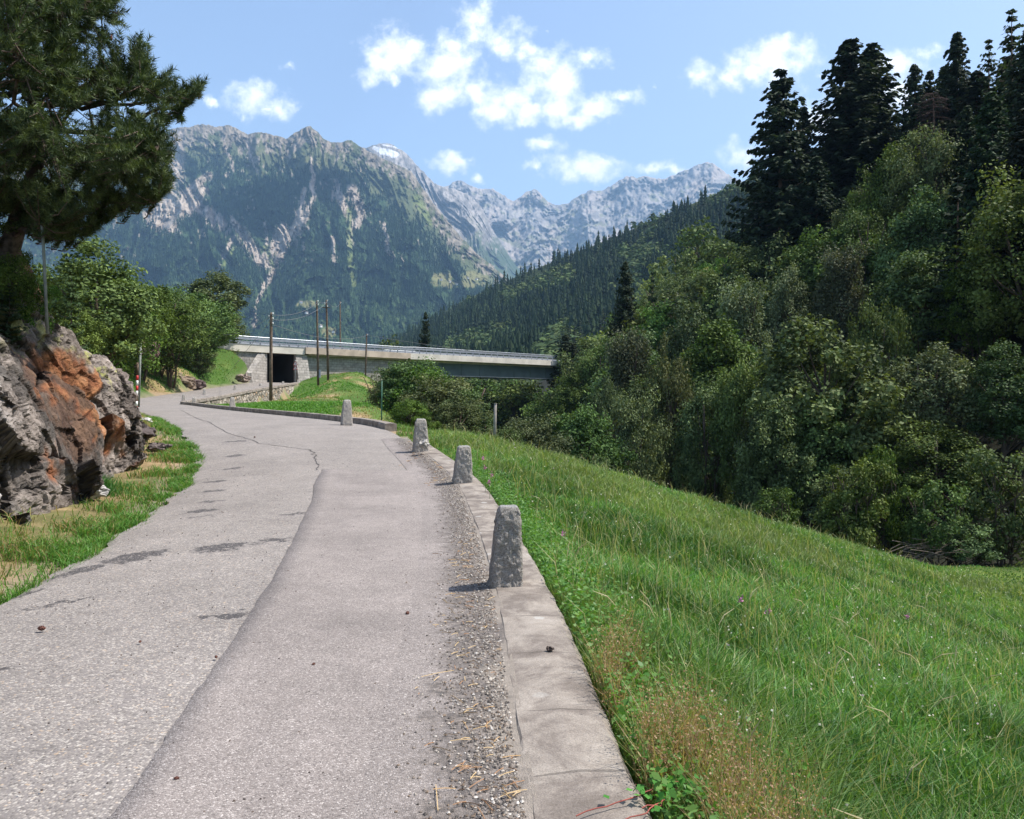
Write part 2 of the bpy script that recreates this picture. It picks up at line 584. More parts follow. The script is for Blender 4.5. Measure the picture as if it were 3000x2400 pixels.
def road_info(x, y):
    """Distance beyond the road edge (negative on the road) and the road level beside (x, y)."""
    d = np.full(len(x), 99.0)
    z = np.zeros(len(x))
    near = (x > -60) & (x < 8) & (y > -14) & (y < 124)
    idx = np.nonzero(near)[0]
    for ch in np.array_split(idx, max(1, len(idx) // 15000 + 1)):
        if not len(ch): continue
        q = np.stack([x[ch], y[ch]], 1)
        a, b = RL[None], RR[None]
        ab = b - a
        t = np.clip(((q[:, None] - a) * ab).sum(2) / (ab ** 2).sum(2), 0, 1)
        dist = np.linalg.norm(q[:, None] - (a + ab * t[..., None]), axis=2)
        k = dist.argmin(1)
        d[ch] = dist[np.arange(len(ch)), k]
        z[ch] = RZ[k]
        d[ch] = np.where(d[ch] < 0.11, -0.1, d[ch])
    return d, z


ROCK_BASE = np.array([(-4.9,3.0,.2,3.4,1.6),(-5.1,5.2,.2,3.3,1.7),(-5.25,7.2,.2,3.2,1.75),(-5.55,8.9,.22,3.05,1.7),(-6.1,10.6,.28,2.95,1.5),(-6.7,12.0,.3,2.8,1.3),(-7.35,13.8,.35,2.55,1.2),(-8.05,15.8,.42,2.25,1.0),(-8.8,17.8,.6,1.75,.8),(-9.7,19.8,.8,1.25,.5),(-10.4,21.4,.95,1.0,.3)])


def ground_z(x, y):
    x = np.asarray(x, float).ravel()
    y = np.asarray(y, float).ravel()
    out = np.zeros(len(x))
    for ch in np.array_split(np.arange(len(x)), len(x) // 20000 + 1):
        q = np.stack([np.clip(x[ch], -112, 150), np.clip(y[ch], -14, 262)], 1)
        out[ch] = np.linalg.norm(q[:, None] - CXY[None], axis=2) @ _W + CP[:, 2].mean()
    out += 0.06 * fbm(x / 3, y / 3, 0, 3, 4) + 0.4 * fbm(x / 17, y / 17, 0, 9, 3) * sstep(30, 70, y) * sstep(2, 18, x)
    rb = (x < -4.5) & (x > -14) & (y < 22) & (y > 1)
    if rb.any():
        bx = np.interp(y[rb], ROCK_BASE[:, 1], ROCK_BASE[:, 0])
        bz = np.interp(y[rb], ROCK_BASE[:, 1], ROCK_BASE[:, 2])
        dd = bx - x[rb]
        cap = np.where(dd < .7, bz - .1 + .1 * np.maximum(dd, 0), 99)
        cap = np.where(dd < -.9, 99, cap)
        out[rb] = np.minimum(out[rb], cap)
    d, z = road_info(x, y)
    k = sstep(0.15, 1.3, d)
    out = np.where(d < 99, (z - 0.09) * (1 - k) + out * k, out)
    rs_ = (d < 8) & (y > 56) & (y < 103) & (x > np.interp(y, CEN[:, 1], CEN[:, 0]))
    fz = np.interp(y, [57, 60, 70, 82, 92, 99, 103], [1.8, 1.3, 1.2, 1.4, 2.9, 4.4, 5.0])
    out = np.where(rs_ & (d > .3), fz * (1 - sstep(1.5, 7, d)) + out * sstep(1.5, 7, d), out)
    far = sstep(150, 420, np.maximum(np.abs(x) - 112 * (x < 0) - 60 * (x > 0), np.maximum(y - 180, -y)))
    return out * (1 - far) + (6 + 5 * fbm(x / 200, y / 200, 0, 4, 3)) * far


def gz(x, y):
    return float(ground_z([x], [y])[0])


# ------------------------------------------------------------------ ground sheet
def spaced(*segs):
    return np.unique(np.round(np.concatenate([np.arange(a, b, s) for a, b, s in segs]), 3))


gx = spaced((-16000,-2000,2000),(-2000,-200,150),(-200,-40,5),(-40,-12,.8),(-12,26,.3),(26,60,1.2),(60,200,5),(200,2000,150),(2000,16001,2000))
gy = spaced((-3000,-100,400),(-100,-14,10),(-14,36,.3),(36,125,.8),(125,300,5),(300,2000,100),(2000,20001,2000))
GX, GY = np.meshgrid(gx, gy)
GZ = ground_z(GX, GY)
fx, fy = GX.ravel(), GY.ravel()
rd, rz_ = road_info(fx, fy)
n1, n2, n3 = fbm(fx/1.1, fy/1.1, 0, 21, 5), fbm(fx/6, fy/6, 0, 22, 4), fbm(fx/.35, fy/.35, 0, 23, 3)


def lerp(a, b, t):
    return np.asarray(a) * (1 - t[:, None]) + np.asarray(b) * t[:, None]


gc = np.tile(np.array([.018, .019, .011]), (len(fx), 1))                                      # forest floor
left = (fx < np.where(fy < 24.5, right_edge(fy), -4)) | ((fy > 24) & (fx < -2 - (fy - 24) * .09) & (fy < 118) & (fx > -60))
green = lerp((.06, .115, .022), (.10, .16, .035), sstep(-.5, .5, n2 + .5 * n1))
dry = lerp((.24, .17, .085), (.33, .235, .13), sstep(-.4, .4, n3))
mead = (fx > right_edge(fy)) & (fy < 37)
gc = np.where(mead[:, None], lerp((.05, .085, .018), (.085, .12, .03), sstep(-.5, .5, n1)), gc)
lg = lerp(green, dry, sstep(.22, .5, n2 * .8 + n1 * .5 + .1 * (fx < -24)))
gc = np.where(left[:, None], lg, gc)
verge = (fx < left_edge(fy)) & (fy < 34) & (rd < 6)
gc = np.where(verge[:, None], lerp(dry, lerp((.09, .10, .035), (.14, .14, .055), sstep(-.4, .4, n3)), sstep(.1, .7, n1 * .7 + n2 * .4 + .25 - rd * .12)), gc)
humus = (fx < -7) & (fy < 22) & (GZ > 1.3)
gc = np.where(humus[:, None], lerp((.06, .036, .022), (.12, .068, .042), sstep(-.4, .4, n1)), gc)
gap = (np.hypot((fx + 3.4) / 1.6, (fy - 22) / 3.5) < 1)
gc = np.where(gap[:, None], lerp(dry, green, sstep(-.1, .3, n1)), gc)
track = np.exp(-((fy - 32.3 + (fx - 20) * .12) / .9) ** 2) * (fx > 17)
gc = lerp(gc, (.12, .17, .035), np.clip(track * 1.2, 0, 1))
gc = lerp(gc, (.19, .17, .10), sstep(.55, .8, track * (n1 * .8 + .25)) * .35)
edge = sstep(.45, .1, np.abs(rd - .12)) * (rd < 3) * (fx < right_edge(fy) + .2)
gc = lerp(gc, (.27, .22, .17), edge * .8)
M_GROUND = mat_tint("ground", nscale=9, namt=.35, bump=.5, bscale=7, bdist=.08)
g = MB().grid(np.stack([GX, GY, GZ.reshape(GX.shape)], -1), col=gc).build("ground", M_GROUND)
tag(g, "grassy mountain ground sloping from the road down to the wooded valley", "ground", kind="structure")

# ------------------------------------------------------------------ road surface
M_OLD = mat_asphalt("worn_asphalt", 88, [(0, (.12,.108,.098)), (.3, (.225, .20, .18)), (.6, (.29, .259, .23)), (.8, (.38, .343, .30)), (.93, (.46, .42, .37)), (1, (.40, .30, .21))], (.215, .192, .178),
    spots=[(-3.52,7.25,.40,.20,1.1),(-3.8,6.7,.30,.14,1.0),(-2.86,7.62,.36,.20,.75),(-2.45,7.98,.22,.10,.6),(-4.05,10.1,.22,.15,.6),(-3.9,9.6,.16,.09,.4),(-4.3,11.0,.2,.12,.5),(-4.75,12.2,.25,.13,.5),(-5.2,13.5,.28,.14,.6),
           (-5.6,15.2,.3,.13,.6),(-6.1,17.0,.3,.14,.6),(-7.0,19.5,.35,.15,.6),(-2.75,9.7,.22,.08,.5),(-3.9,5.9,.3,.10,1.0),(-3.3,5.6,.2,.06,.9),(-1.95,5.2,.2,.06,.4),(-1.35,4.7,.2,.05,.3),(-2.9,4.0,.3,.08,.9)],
    dirt=.2)
M_NEW = mat_asphalt("resurfaced_asphalt", 150, [(0, (.105,.091,.083)), (.3, (.236, .205, .186)), (.65, (.304, .267, .243)), (.88, (.385, .342, .312)), (1, (.52, .47, .43))], (.216, .187, .170), dirt=.24, bumpd=.004)
M_GRIT = mat_asphalt("gritty_edge", 150, [(0, (.105,.091,.083)), (.3, (.236, .205, .186)), (.65, (.304, .267, .243)), (.88, (.385, .342, .312)), (1, (.52, .47, .43))], (.216, .187, .170), dirt=.24, bumpd=.006, edge=True)
ncr = 15
tt = np.linspace(0, 1, ncr)
crown = (0.05 * (1 - (2 * tt - 1) ** 2))
RP = np.concatenate([RL[:, None] * (1 - tt)[None, :, None] + RR[:, None] * tt[None, :, None], (RZ[:, None] + crown[None])[..., None]], 2)
RP[:, 0, 0] += 0.10 * fbm(np.arange(700) / 4.0, 0, 0, 31, 3)
RP[:, 0, 2] -= .03
RP[:, -1, 2] -= .03
o = MB().grid(RP).build("road", M_OLD)
tag(o, "worn pale asphalt mountain road curving left towards the underpass", "road", kind="structure")


def road_z(x, y):
    q = np.array([x, y])
    ab = RR - RL
    t = np.clip(((q - RL) * ab).sum(1) / (ab ** 2).sum(1), 0, 1)
    k = np.linalg.norm(RL + ab * t[:, None] - q, axis=1).argmin()
    return float(RZ[k] + 0.05 * (1 - (2 * t[k] - 1) ** 2))


def on_road(u, v):
    """World point of a photo pixel (2156 px) on the road."""
    Y = 8.0
    for _ in range(40):
        X = (u - CX) / F * Y
        z = road_z(X, Y)
        Yn = F * (CAMZ - z) / (v - CY)
        Y = 0.6 * Y + 0.4 * min(max(Yn, 1), 60)
    return ((u - CX) / F * Y, Y, road_z((u - CX) / F * Y, Y))


seam = [(668,990),(664,1025),(655,1060),(630,1110),(600,1180),(545,1270),(490,1350),(430,1440),(370,1530),(300,1630),(245,1725)]
sw = np.array([on_road(*q) for q in seam])[::-1]
ss = dense(np.concatenate([[(-2.1, -6, -.05), (-1.9, -3, 0), (-1.72, 0, 0), (-1.60, 1.4, 0), (-1.52, 2.1, 0), (-1.46, 2.5, 0)], sw]), 160)
ss[:, 0] = np.convolve(np.pad(ss[:, 0], 7, mode='edge'), np.ones(15) / 15, 'valid') + .009 * fbm(ss[:, 1] * 5, 0, 0, 41, 4)
ys = ss[:, 1]
rx = right_edge(ys)
cols_ = np.linspace(0, 1, 9)
NP = np.zeros((len(ys), 10, 3))
for i in range(len(ys)):
    for j, t in enumerate(cols_):
        x = ss[i, 0] * (1 - t) + (rx[i] - .5) * t
        NP[i, j + 1] = (x, ys[i], road_z(x, ys[i]) + .014)
    NP[i, 0] = NP[i, 1] + (-.006, 0, -.013)
# far part: the new layer fills the whole width behind the cross joint
o = MB().grid(NP).build("resurfaced_lane", M_NEW)
tag(o, "newer pinkish grey asphalt layer along the right half of the road", "road", kind="structure")
yy_ = np.concatenate([np.linspace(-6, 21, 160)])
GP = np.zeros((len(yy_), 8, 3))
for i, y in enumerate(yy_):
    x1 = right_edge(y) + .06
    x0 = x1 - .72
    for j in range(8):
        x = x0 + (x1 - x0) * j / 7
        GP[i, j] = (x, y, road_z(min(x, right_edge(y)), y) + (.006 if j == 0 else .0165 + .061 * (j / 7) ** 2))
gt_ = np.tile(np.linspace(0, 1, 8), len(yy_))
o = MB().grid(GP, col=np.stack([gt_] * 3, 1)).build("road_edge", M_GRIT)
tag(o, "dark crumbling gritty strip between the asphalt and the kerb", "road edge", kind="structure")
M_CRACK = mat_plain("crack", (.10, .092, .088), .95, .1)
for pts in ([(655,948),(630,944),(605,942),(560,936),(520,925),(480,911),(455,898),(440,890),(410,880),(380,870)], [(655,948),(664,962),(668,990)]):
    w3 = np.array([on_road(*q) for q in pts])
    w3 = dense(w3, 60)
    w3[:, :2] += .05 * np.stack([fbm(np.arange(60) / 3, 0, 0, 51, 3), fbm(np.arange(60) / 3, 0, 0, 52, 3)], 1)
    wd = .012 * (1 + .5 * fbm(np.arange(60) / 2, 0, 0, 53, 2))
    tg = np.gradient(w3, axis=0)
    sd = np.stack([-tg[:, 1], tg[:, 0], 0 * tg[:, 0]], 1)
    sd /= np.linalg.norm(sd, axis=1, keepdims=True)
    for q in w3: q[2] = road_z(q[0], q[1]) + .006
    o = MB().grid(np.stack([w3 - sd * wd[:, None], w3 + sd * wd[:, None]], 1)).build("road_crack", M_CRACK)
    tag(o, "thin dark crack across the worn asphalt", "crack", kind="structure")
o = None

# ------------------------------------------------------------------ kerbs
def mat_concrete():
    m, n = new_mat("kerb_concrete")
    co = n.coord()
    a = n.noise(co, 3.4, 8, .68, .4)
    c = n.ramp(a, [(.30, (.13, .108, .09)), (.45, (.20, .17, .145)), (.55, (.285, .248, .21)), (.75, (.41, .365, .315))])
    jn = n.smooth(n.math('ADD', stain_mask(n, co, [(.3,2.95,.3,.012,.12),(.3,3.55,.3,.008,.1),(.25,4.35,.3,.006,.05),(.2,5.1,.32,.010,.1),(0,7.2,.32,.012,0),(-.2,8.9,.32,.012,0),(-.4,11,.32,.014,0),(-1.4,15.2,.35,.016,.2)], .02, 9), n.math('MULTIPLY_ADD', n.noise(co, 18, 4), .8, -.4)), .05, .3)
    c = n.mix(n.math('MULTIPLY', jn, .5), c, (.05, .043, .038))
    f = n.noise(co, 160, 3)
    c = n.mix(1.0, c, n.ramp(f, [(.3, .72), (.7, 1.25)]), 'MULTIPLY')
    v = n.node('ShaderNodeTexVoronoi')
    n.put(v.inputs['Vector'], n.vmath('ADD', co, n.vmath('MULTIPLY', n.vmath('SUBTRACT', (0, 0, 0), (0, 0, 0)), (0, 0, 0))))
    v.inputs['Scale'].default_value = 5.5
    s = n.node('ShaderNodeSeparateColor')
    n.put(s.inputs[0], v.outputs['Color'])
    lich = n.math('MULTIPLY', n.smooth(n.math('ADD', v.outputs['Distance'], n.math('MULTIPLY_ADD', n.noise(co, 40, 4), .3, -.15)), .26, .2), n.smooth(s.outputs[0], .72, .76))
    c = n.mix(n.math('MULTIPLY', lich, .55), c, (.44, .43, .40))
    n.out(n.principled(c, .9, .2, n.bump(n.math('ADD', n.noise(co, 70, 5, .7), n.math('MULTIPLY', a, 2)), .5, .008)))
    return m


M_KERB = mat_concrete()


def kerb(path, width, height, name, label, out=1.0, drop=.7):
    """A concrete edging along the inner edge line path (x, y, z of the road)."""
    path = np.asarray(path)
    n = len(path)
    tg = np.gradient(path[:, :2], axis=0)
    nr = np.stack([tg[:, 1], -tg[:, 0]], 1) * out
    nr /= np.linalg.norm(nr, axis=1, keepdims=True)
    prof = [(0, -.15), (.004, height * .7), (.02, height), (width * .5, height + .006), (width - .03, height - .004), (width, height - .03), (width + .03, -drop)]
    P_ = np.zeros((n, len(prof), 3))
    for j, (a, b) in enumerate(prof):
        jit = .008 * fbm(path[:, 0] * 4, path[:, 1] * 4, j * 3.1, 61, 4) + (.004 * vnoise(path[:, 0]*9, path[:, 1]*9, j, 3) if j in (2, 4, 5) else 0)
        P_[:, j, :2] = path[:, :2] + nr * (a + jit)[:, None]
        P_[:, j, 2] = path[:, 2] + b + .006 * fbm(path[:, 0] * 3, path[:, 1] * 3, j, 62, 3)
    b = MB().grid(P_)
    for e in (0, n - 1):
        b.add(P_[e], [tuple(range(len(prof)))[::(1 if e else -1)]])
    o = b.build(name, M_KERB, smooth=False)
    return tag(o, label, "kerb", kind="structure")


yk = np.linspace(-8, 19.2, 330)
kn = np.stack([right_edge(yk) + .02, yk, np.array([.03 + road_z(x, y) for x, y in zip(right_edge(yk), yk)])], 1)
kn[:, 2] = np.interp(yk, yk, np.convolve(np.pad(kn[:, 2], 6, mode='edge'), np.ones(13) / 13, 'valid'))
kerb(kn, .43, .05, "kerb", "flat lichen spotted concrete kerb carrying the nearest granite posts", 1)
sel = (RR[:, 1] > 24.6) & (RR[:, 1] < 57.4)
lk = np.concatenate([RR[sel], RZ[sel][:, None]], 1)
lk = dense(lk[::6], 200)
kerb(lk, .40, .17, "kerb", "low pale kerb along the outside of the bend below the stone wall", 1)
sel = (RR[:, 1] >= 57.4) & (RR[:, 1] < 103.4) & (np.arange(700) < 640)
uk = dense(np.concatenate([RR[sel], RZ[sel][:, None]], 1)[::6], 200)
kerb(uk, .40, .15, "kerb", "pale coping kerb on top of the rubble retaining wall", 1, drop=.1)


# ------------------------------------------------------------------ granite guard posts
def mat_granite():
    m, n = new_mat("granite")
    co = n.coord()
    a = n.noise(co, 75, 5, .8)
    c = n.ramp(a, [(.30, (.20, .175, .15)), (.5, (.49, .445, .395)), (.68, (.78, .725, .66))])
    c = n.mix(n.smooth(n.noise(co, 60, 4, .7), .55, .7), c, (.5, .49, .46))
    c = n.mix(n.smooth(n.noise(co, 95, 3, .6), .4, .3), c, (.07, .068, .066))
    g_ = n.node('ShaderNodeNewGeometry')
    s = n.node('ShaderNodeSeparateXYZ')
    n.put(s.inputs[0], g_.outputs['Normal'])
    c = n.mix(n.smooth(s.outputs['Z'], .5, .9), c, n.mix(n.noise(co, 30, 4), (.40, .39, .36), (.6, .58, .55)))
    n.out(n.principled(c, .9, .25, n.bump(n.noise(co, 60, 6, .75), 1.0, .05)))
    return m


M_GRAN = mat_granite()


def guard_post(x, y, z, h, wb, wt, rz, seed, label, n=30, amp=.022, lean=0.0):
    idx = np.linspace(-1, 1, n)
    A, B = np.meshgrid(idx, idx)
    b = MB()
    for ax in range(3):
        for sg in (-1, 1):
            q = np.zeros((n, n, 3))
            q[..., ax] = sg
            q[..., (ax + 1) % 3] = A * sg
            q[..., (ax + 2) % 3] = B
            Q = q.reshape(-1, 3)
            k = np.linalg.norm(Q, ord=8, axis=1)
            Q = Q / k[:, None]
            hz = (Q[:, 2] + 1) / 2
            hw = (wb + (wt - wb) * hz) / 2
            V = np.stack([Q[:, 0] * hw, Q[:, 1] * hw * .95, hz * (h + .2) - .2], 1)
            sidew = 1 - sstep(.88, 1.0, hz) * .75
            s = seed * 7.7
            dsp = amp * (.35 * fbm(V[:, 0]*14 + s, V[:, 1]*14, V[:, 2]*14, 71, 5, .65) + .42 * facets(V + s, .035, 72, .8)) * sidew
            nrm = np.stack([Q[:, 0], Q[:, 1], np.where(hz > .97, 1.0, 0.0)], 1)
            nrm /= np.linalg.norm(nrm, axis=1, keepdims=True) + 1e-6
            V = V + nrm * dsp[:, None]
            V[:, 0] += lean * hz * h
            b.grid(V.reshape(n, n, 3))
    me = b.mesh("guard_post", M_GRAN, smooth=True)
    import bmesh
    bm = bmesh.new()
    bm.from_mesh(me)
    bmesh.ops.remove_doubles(bm, verts=bm.verts, dist=.0006)
    bmesh.ops.recalc_face_normals(bm, faces=bm.faces)
    bm.to_mesh(me)
    bm.free()
    o = bpy.data.objects.new("guard_post", me)
    scene.collection.objects.link(o)
    o.location = (x, y, z)
    o.rotation_euler = (0, 0, rz)
    return tag(o, label, "guard post", "granite guard posts along the road")


def post_at(u, vb, vt, Y, wpx, rz, seed, label, n=30, lean=0.0):
    b, t = ray(u, vb, Y), ray(u, vt, Y)
    wb = wpx / F * Y
    return guard_post(b[0], Y + wb * .45, b[2] - .01, t[2] - b[2], wb, wb * .60, rz, seed, label, n, lean=lean)


post_at(1062,1240,1066,5.85,80,.10,1,"tall rough granite post nearest the viewer with a dark shadow on the road",64,.05)
post_at(971,1018,938,12.6,47,.16,2,"rough granite post standing halfway along the near concrete kerb",40,.06)
post_at(884,944,881,17.6,37,.18,3,"granite post at the far end of the near kerb with a stone at its foot",34)
post_at(727,885,841,25.4,25,.35,4,"granite post alone near the end of the low kerb below the mound",26,.03)
for i, (u, vb, vt, Y, wpx, lb) in enumerate([
        (487,860,836,41,14,"small granite post on the low kerb in front of the rubble wall"),
        (407,852,836,52,10,"small granite post beside the pale tip of the kerb in the bend"),
        (385,845,829,60,9,"small granite post on the tip where the road turns to the underpass"),
        (429,832,818,70,8,"small granite post first along the top of the rubble wall"),
        (494,824,810,79,8,"small granite post above the middle of the rubble retaining wall"),
        (547,819,806,88,7,"small granite post on the wall left of the dark utility pole"),
        (595,814,803,97,7,"small granite post in front of the dark underpass opening"),
        (627,809,799,103,7,"small granite post beside the warning signs at the underpass")]):
    post_at(u, vb, vt, Y, wpx, .4, 5 + i, lb, 14)

# ------------------------------------------------------------------ stone materials, retaining wall, bridge
def mat_masonry(name, sx, sz, cols, joint, bumps=.7, coursed=False):
    m, n = new_mat(name)
    co = n.coord()
    if coursed:
        mp = n.node('ShaderNodeMapping')
        n.put(mp.inputs['Vector'], co)
        mp.inputs['Rotation'].default_value = (R(90), 0, R(0))
        br = n.node('ShaderNodeTexBrick')
        sp = n.node('ShaderNodeSeparateXYZ')
        n.put(sp.inputs[0], co)
        cm = n.node('ShaderNodeCombineXYZ')
        n.put(cm.inputs[0], n.math('ADD', n.math('MULTIPLY', sp.outputs[0], .72), n.math('MULTIPLY', sp.outputs[1], .69)))
        n.put(cm.inputs[1], sp.outputs[2])
        n.put(br.inputs['Vector'], cm.outputs[0])
        br.inputs['Scale'].default_value = 1
        br.inputs['Brick Width'].default_value = sx
        br.inputs['Row Height'].default_value = sz
        br.inputs['Mortar Size'].default_value = .03
        br.inputs['Color1'].default_value = (0, 0, 0, 1)
        br.inputs['Color2'].default_value = (1, 1, 1, 1)
        br.inputs['Mortar'].default_value = (.5, .5, .5, 1)
        c = n.mix(br.outputs['Fac'], n.ramp(br.outputs['Color'], cols), joint)
        h = n.math('SUBTRACT', 1, br.outputs['Fac'])
    else:
        sc = n.vmath('MULTIPLY', co, (sx, sx, sz))
        v = n.node('ShaderNodeTexVoronoi')
        n.put(v.inputs['Vector'], sc)
        v.inputs['Scale'].default_value = 1
        sp = n.node('ShaderNodeSeparateColor')
        n.put(sp.inputs[0], v.outputs['Color'])
        e = n.voro(sc, 1, 'DISTANCE_TO_EDGE')
        c = n.mix(n.smooth(e, .02, .09), joint, n.ramp(sp.outputs[0], cols))
        h = n.smooth(e, 0, .2)
    c = n.mix(1.0, c, n.ramp(n.noise(co, 3, 6, .65), [(.25, .65), (.75, 1.3)]), 'MULTIPLY')
    n.out(n.principled(c, .92, .15, n.bump(n.math('ADD', h, n.math('MULTIPLY', n.noise(co, 9, 5), .6)), bumps, .12)))
    return m


M_RUBBLE = mat_masonry("rubble_stone", 2.0, 2.6, [(0, (.2, .175, .14)), (.4, (.34, .30, .25)), (.7, (.44, .39, .33)), (1, (.40, .27, .17))], (.13, .115, .09))
M_ASHLAR = mat_masonry("coursed_stone", .75, .36, [(0, (.31, .287, .262)), (.5, (.385, .358, .324)), (1, (.46, .428, .388))], (.27, .25, .225), .5, True)
M_CONC = mat_plain("bridge_concrete", (.66, .615, .53), .85, .2, nscale=.6, namt=.14, bump=.15)
M_CONC2 = mat_plain("stained_concrete", (.52, .43, .34), .85, .2, nscale=.6, namt=.2, bump=.15)
M_STEEL = mat_plain("painted_steel", (.135, .175, .165), .55, .4, nscale=.4, namt=.15)
M_GALV = mat_plain("galvanised_steel", (.36, .39, .44), .42, .5, .35, nscale=3, namt=.12)
M_PALE = mat_plain("pale_metal", (.62, .63, .62), .5, .4, nscale=2, namt=.1)

# retaining wall under the upper road
rw = MB()
n = len(uk)
tg = np.gradient(uk[:, :2], axis=0)
nr = np.stack([tg[:, 1], -tg[:, 0]], 1)
nr /= np.linalg.norm(nr, axis=1, keepdims=True)
foot = uk[:, :2] + nr * .75
zf = ground_z(foot[:, 0], foot[:, 1]) - .5
K = 14
WP = np.zeros((n, K + 2, 3))
for j in range(K):
    t = j / (K - 1)
    off = .33 + .42 * (1 - t)
    zz = zf + (uk[:, 2] + .02 - zf) * t
    jit = .05 * fbm(uk[:, 1] * 1.6, zz * 1.6, 0, 81, 4) + .07 * facets(np.stack([uk[:, 0], uk[:, 1], zz], 1), .55, 82, .5)
    WP[:, j, :2] = uk[:, :2] + nr * (off + jit * (t < .99))[:, None]
    WP[:, j, 2] = np.maximum(zz, np.minimum(zf, uk[:, 2]))
WP[:, K, :2] = uk[:, :2] - nr * .12
WP[:, K, 2] = uk[:, 2] - .02
WP[:, K + 1, :2] = uk[:, :2] - nr * .12
WP[:, K + 1, 2] = uk[:, 2] - 1.2
o = rw.grid(WP).build("retaining_wall", M_RUBBLE, smooth=False)
tag(o, "rubble stone retaining wall holding up the road to the underpass", "stone wall")


def br(a, c, z):
    """Point a metres along the bridge from the right jamb, c metres behind its front face, at level z."""
    q = B0 + BD * a + BN * c
    return (q[0], q[1], z)


def slab(b, a0, a1, c0, c1, z0, z1, za=None):
    """A straight block between stations a0 and a1 of the bridge (za: extra level at a1)."""
    za = za or 0
    v = [br(a0,c0,z0), br(a1,c0,z0+za), br(a1,c1,z0+za), br(a0,c1,z0), br(a0,c0,z1), br(a1,c0,z1+za), br(a1,c1,z1+za), br(a0,c1,z1)]
    return b.add(v, [(0,3,2,1),(4,5,6,7),(0,1,5,4),(1,2,6,5),(2,3,7,6),(3,0,4,7)])


bridge = empty("road_bridge", br(0, 3.5, 5.0), "long pale concrete road bridge on a dark steel girder crossing the valley", "bridge")


def bpart(mb, name, mat, parent=None, **k):
    """Link a part built in world coordinates under the bridge (its Empty stays unrotated)."""
    par = parent or bridge
    o = mb.build(name, mat, par, **k)
    o.matrix_parent_inverse = Matrix.Translation(-bridge.location) if par is bridge else Matrix.Identity(4)
    return o


ZD, ZS = 10.0, 9.02                     # deck top and soffit of the underpass
dk = slab(slab(MB(), -18, 1.3, -.35, 7.2, ZS, ZD), -5.2, 1.3, 7.21, 13, ZS, ZD - .2)  # second block is an added roof behind the bridge, keeping daylight out
bpart(dk, "underpass_slab", M_CONC, smooth=False)
dk = slab(slab(MB(), 1.32, 19, -.62, 7.4, ZD - .86, ZD + .03, .08), 1.9, 19, -.30, 7.1, ZD - 1.05, ZD - .87, .08)
bpart(dk, "deck", M_CONC2, smooth=False)
dk = slab(slab(MB(), 19.02, 66, -.62, 7.4, ZD - .80, ZD + .10, .42), 19.02, 66, .5, 6.4, ZD - 1.12, ZD - .81, .42)
bpart(dk, "deck", M_CONC, smooth=False)
gd = MB()
for c in (.55, 5.6):
    slab(gd, 16, 66, c, c + .06, ZD - 3.05, ZD - 1.0, .42)
    slab(gd, 16, 66, c - .22, c + .28, ZD - 3.12, ZD - 3.055, .42)
for a in np.arange(18, 66, 4.0): slab(gd, a, a + .04, .42, .548, ZD - 3.05 + (a - 16) * .0084, ZD - 1.13 + (a - 16) * .0084)
bpart(gd, "steel_girder", M_STEEL, smooth=False)
fl = slab(MB(), 16, 66, .28, .36, ZD - 3.20, ZD - 3.125, .42)
bpart(fl, "girder_flange", M_PALE, smooth=False)
# abutment walls
ab = MB()
for (a0, a1, c0, c1) in ((0, 1.75, -.18, 13.0), (1.76, 17.5, .25, 6.6)):  # first wall is lengthened past the bridge to darken the passage
    slab(ab, a0, a1, c0, c1, 2.0, ZS - .005 if a0 == 0 else ZD - 1.06)
v = [br(0,-1.3,4.6), br(1.75,-1.3,4.6), br(1.75,-.19,4.6), br(0,-.19,4.6), br(0,-.25,8.6), br(1.75,-.25,8.6), br(1.75,-.19,8.6), br(0,-.19,8.6)]
ab.add(v, [(0,3,2,1),(4,5,6,7),(0,1,5,4),(1,2,6,5),(2,3,7,6),(3,0,4,7)])
bpart(ab, "abutment", M_ASHLAR, smooth=False)
ab = slab(MB(), -9.5, -4.08, -.1, 13.0, 3.0, ZS - .005)  # left wall also carried on past the bridge, added to block daylight
def wing_pt(a, dx, dy, z):
    q_ = B0 + BD * a + np.array([dx, dy])
    return (q_[0], q_[1], z)


v = [wing_pt(-5.2,-.55,-3.2,4.4), wing_pt(-4.5,-.3,-3.2,4.4), wing_pt(-4.09,0,-.12,4.4), wing_pt(-5.2,0,-.12,4.4), wing_pt(-5.2,-.6,-3.2,6.2), wing_pt(-4.7,-.4,-3.2,6.2), wing_pt(-4.2,0,-.12,ZS - .01), wing_pt(-5.2,0,-.12,ZS - .01)]
ab.add(v, [(0,3,2,1),(4,5,6,7),(0,1,5,4),(1,2,6,5),(2,3,7,6),(3,0,4,7)])
bpart(ab, "abutment", M_ASHLAR, smooth=False)
ln_ = MB()  # near-black panels inside the underpass, their colour standing in for its deep shade
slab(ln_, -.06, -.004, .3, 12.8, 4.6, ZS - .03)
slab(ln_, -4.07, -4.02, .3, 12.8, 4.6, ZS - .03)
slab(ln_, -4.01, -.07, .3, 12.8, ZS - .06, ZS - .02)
bpart(ln_, "tunnel_shade_panels", mat_plain("painted_tunnel_shade", (.045, .042, .04), .95, .1), smooth=False)
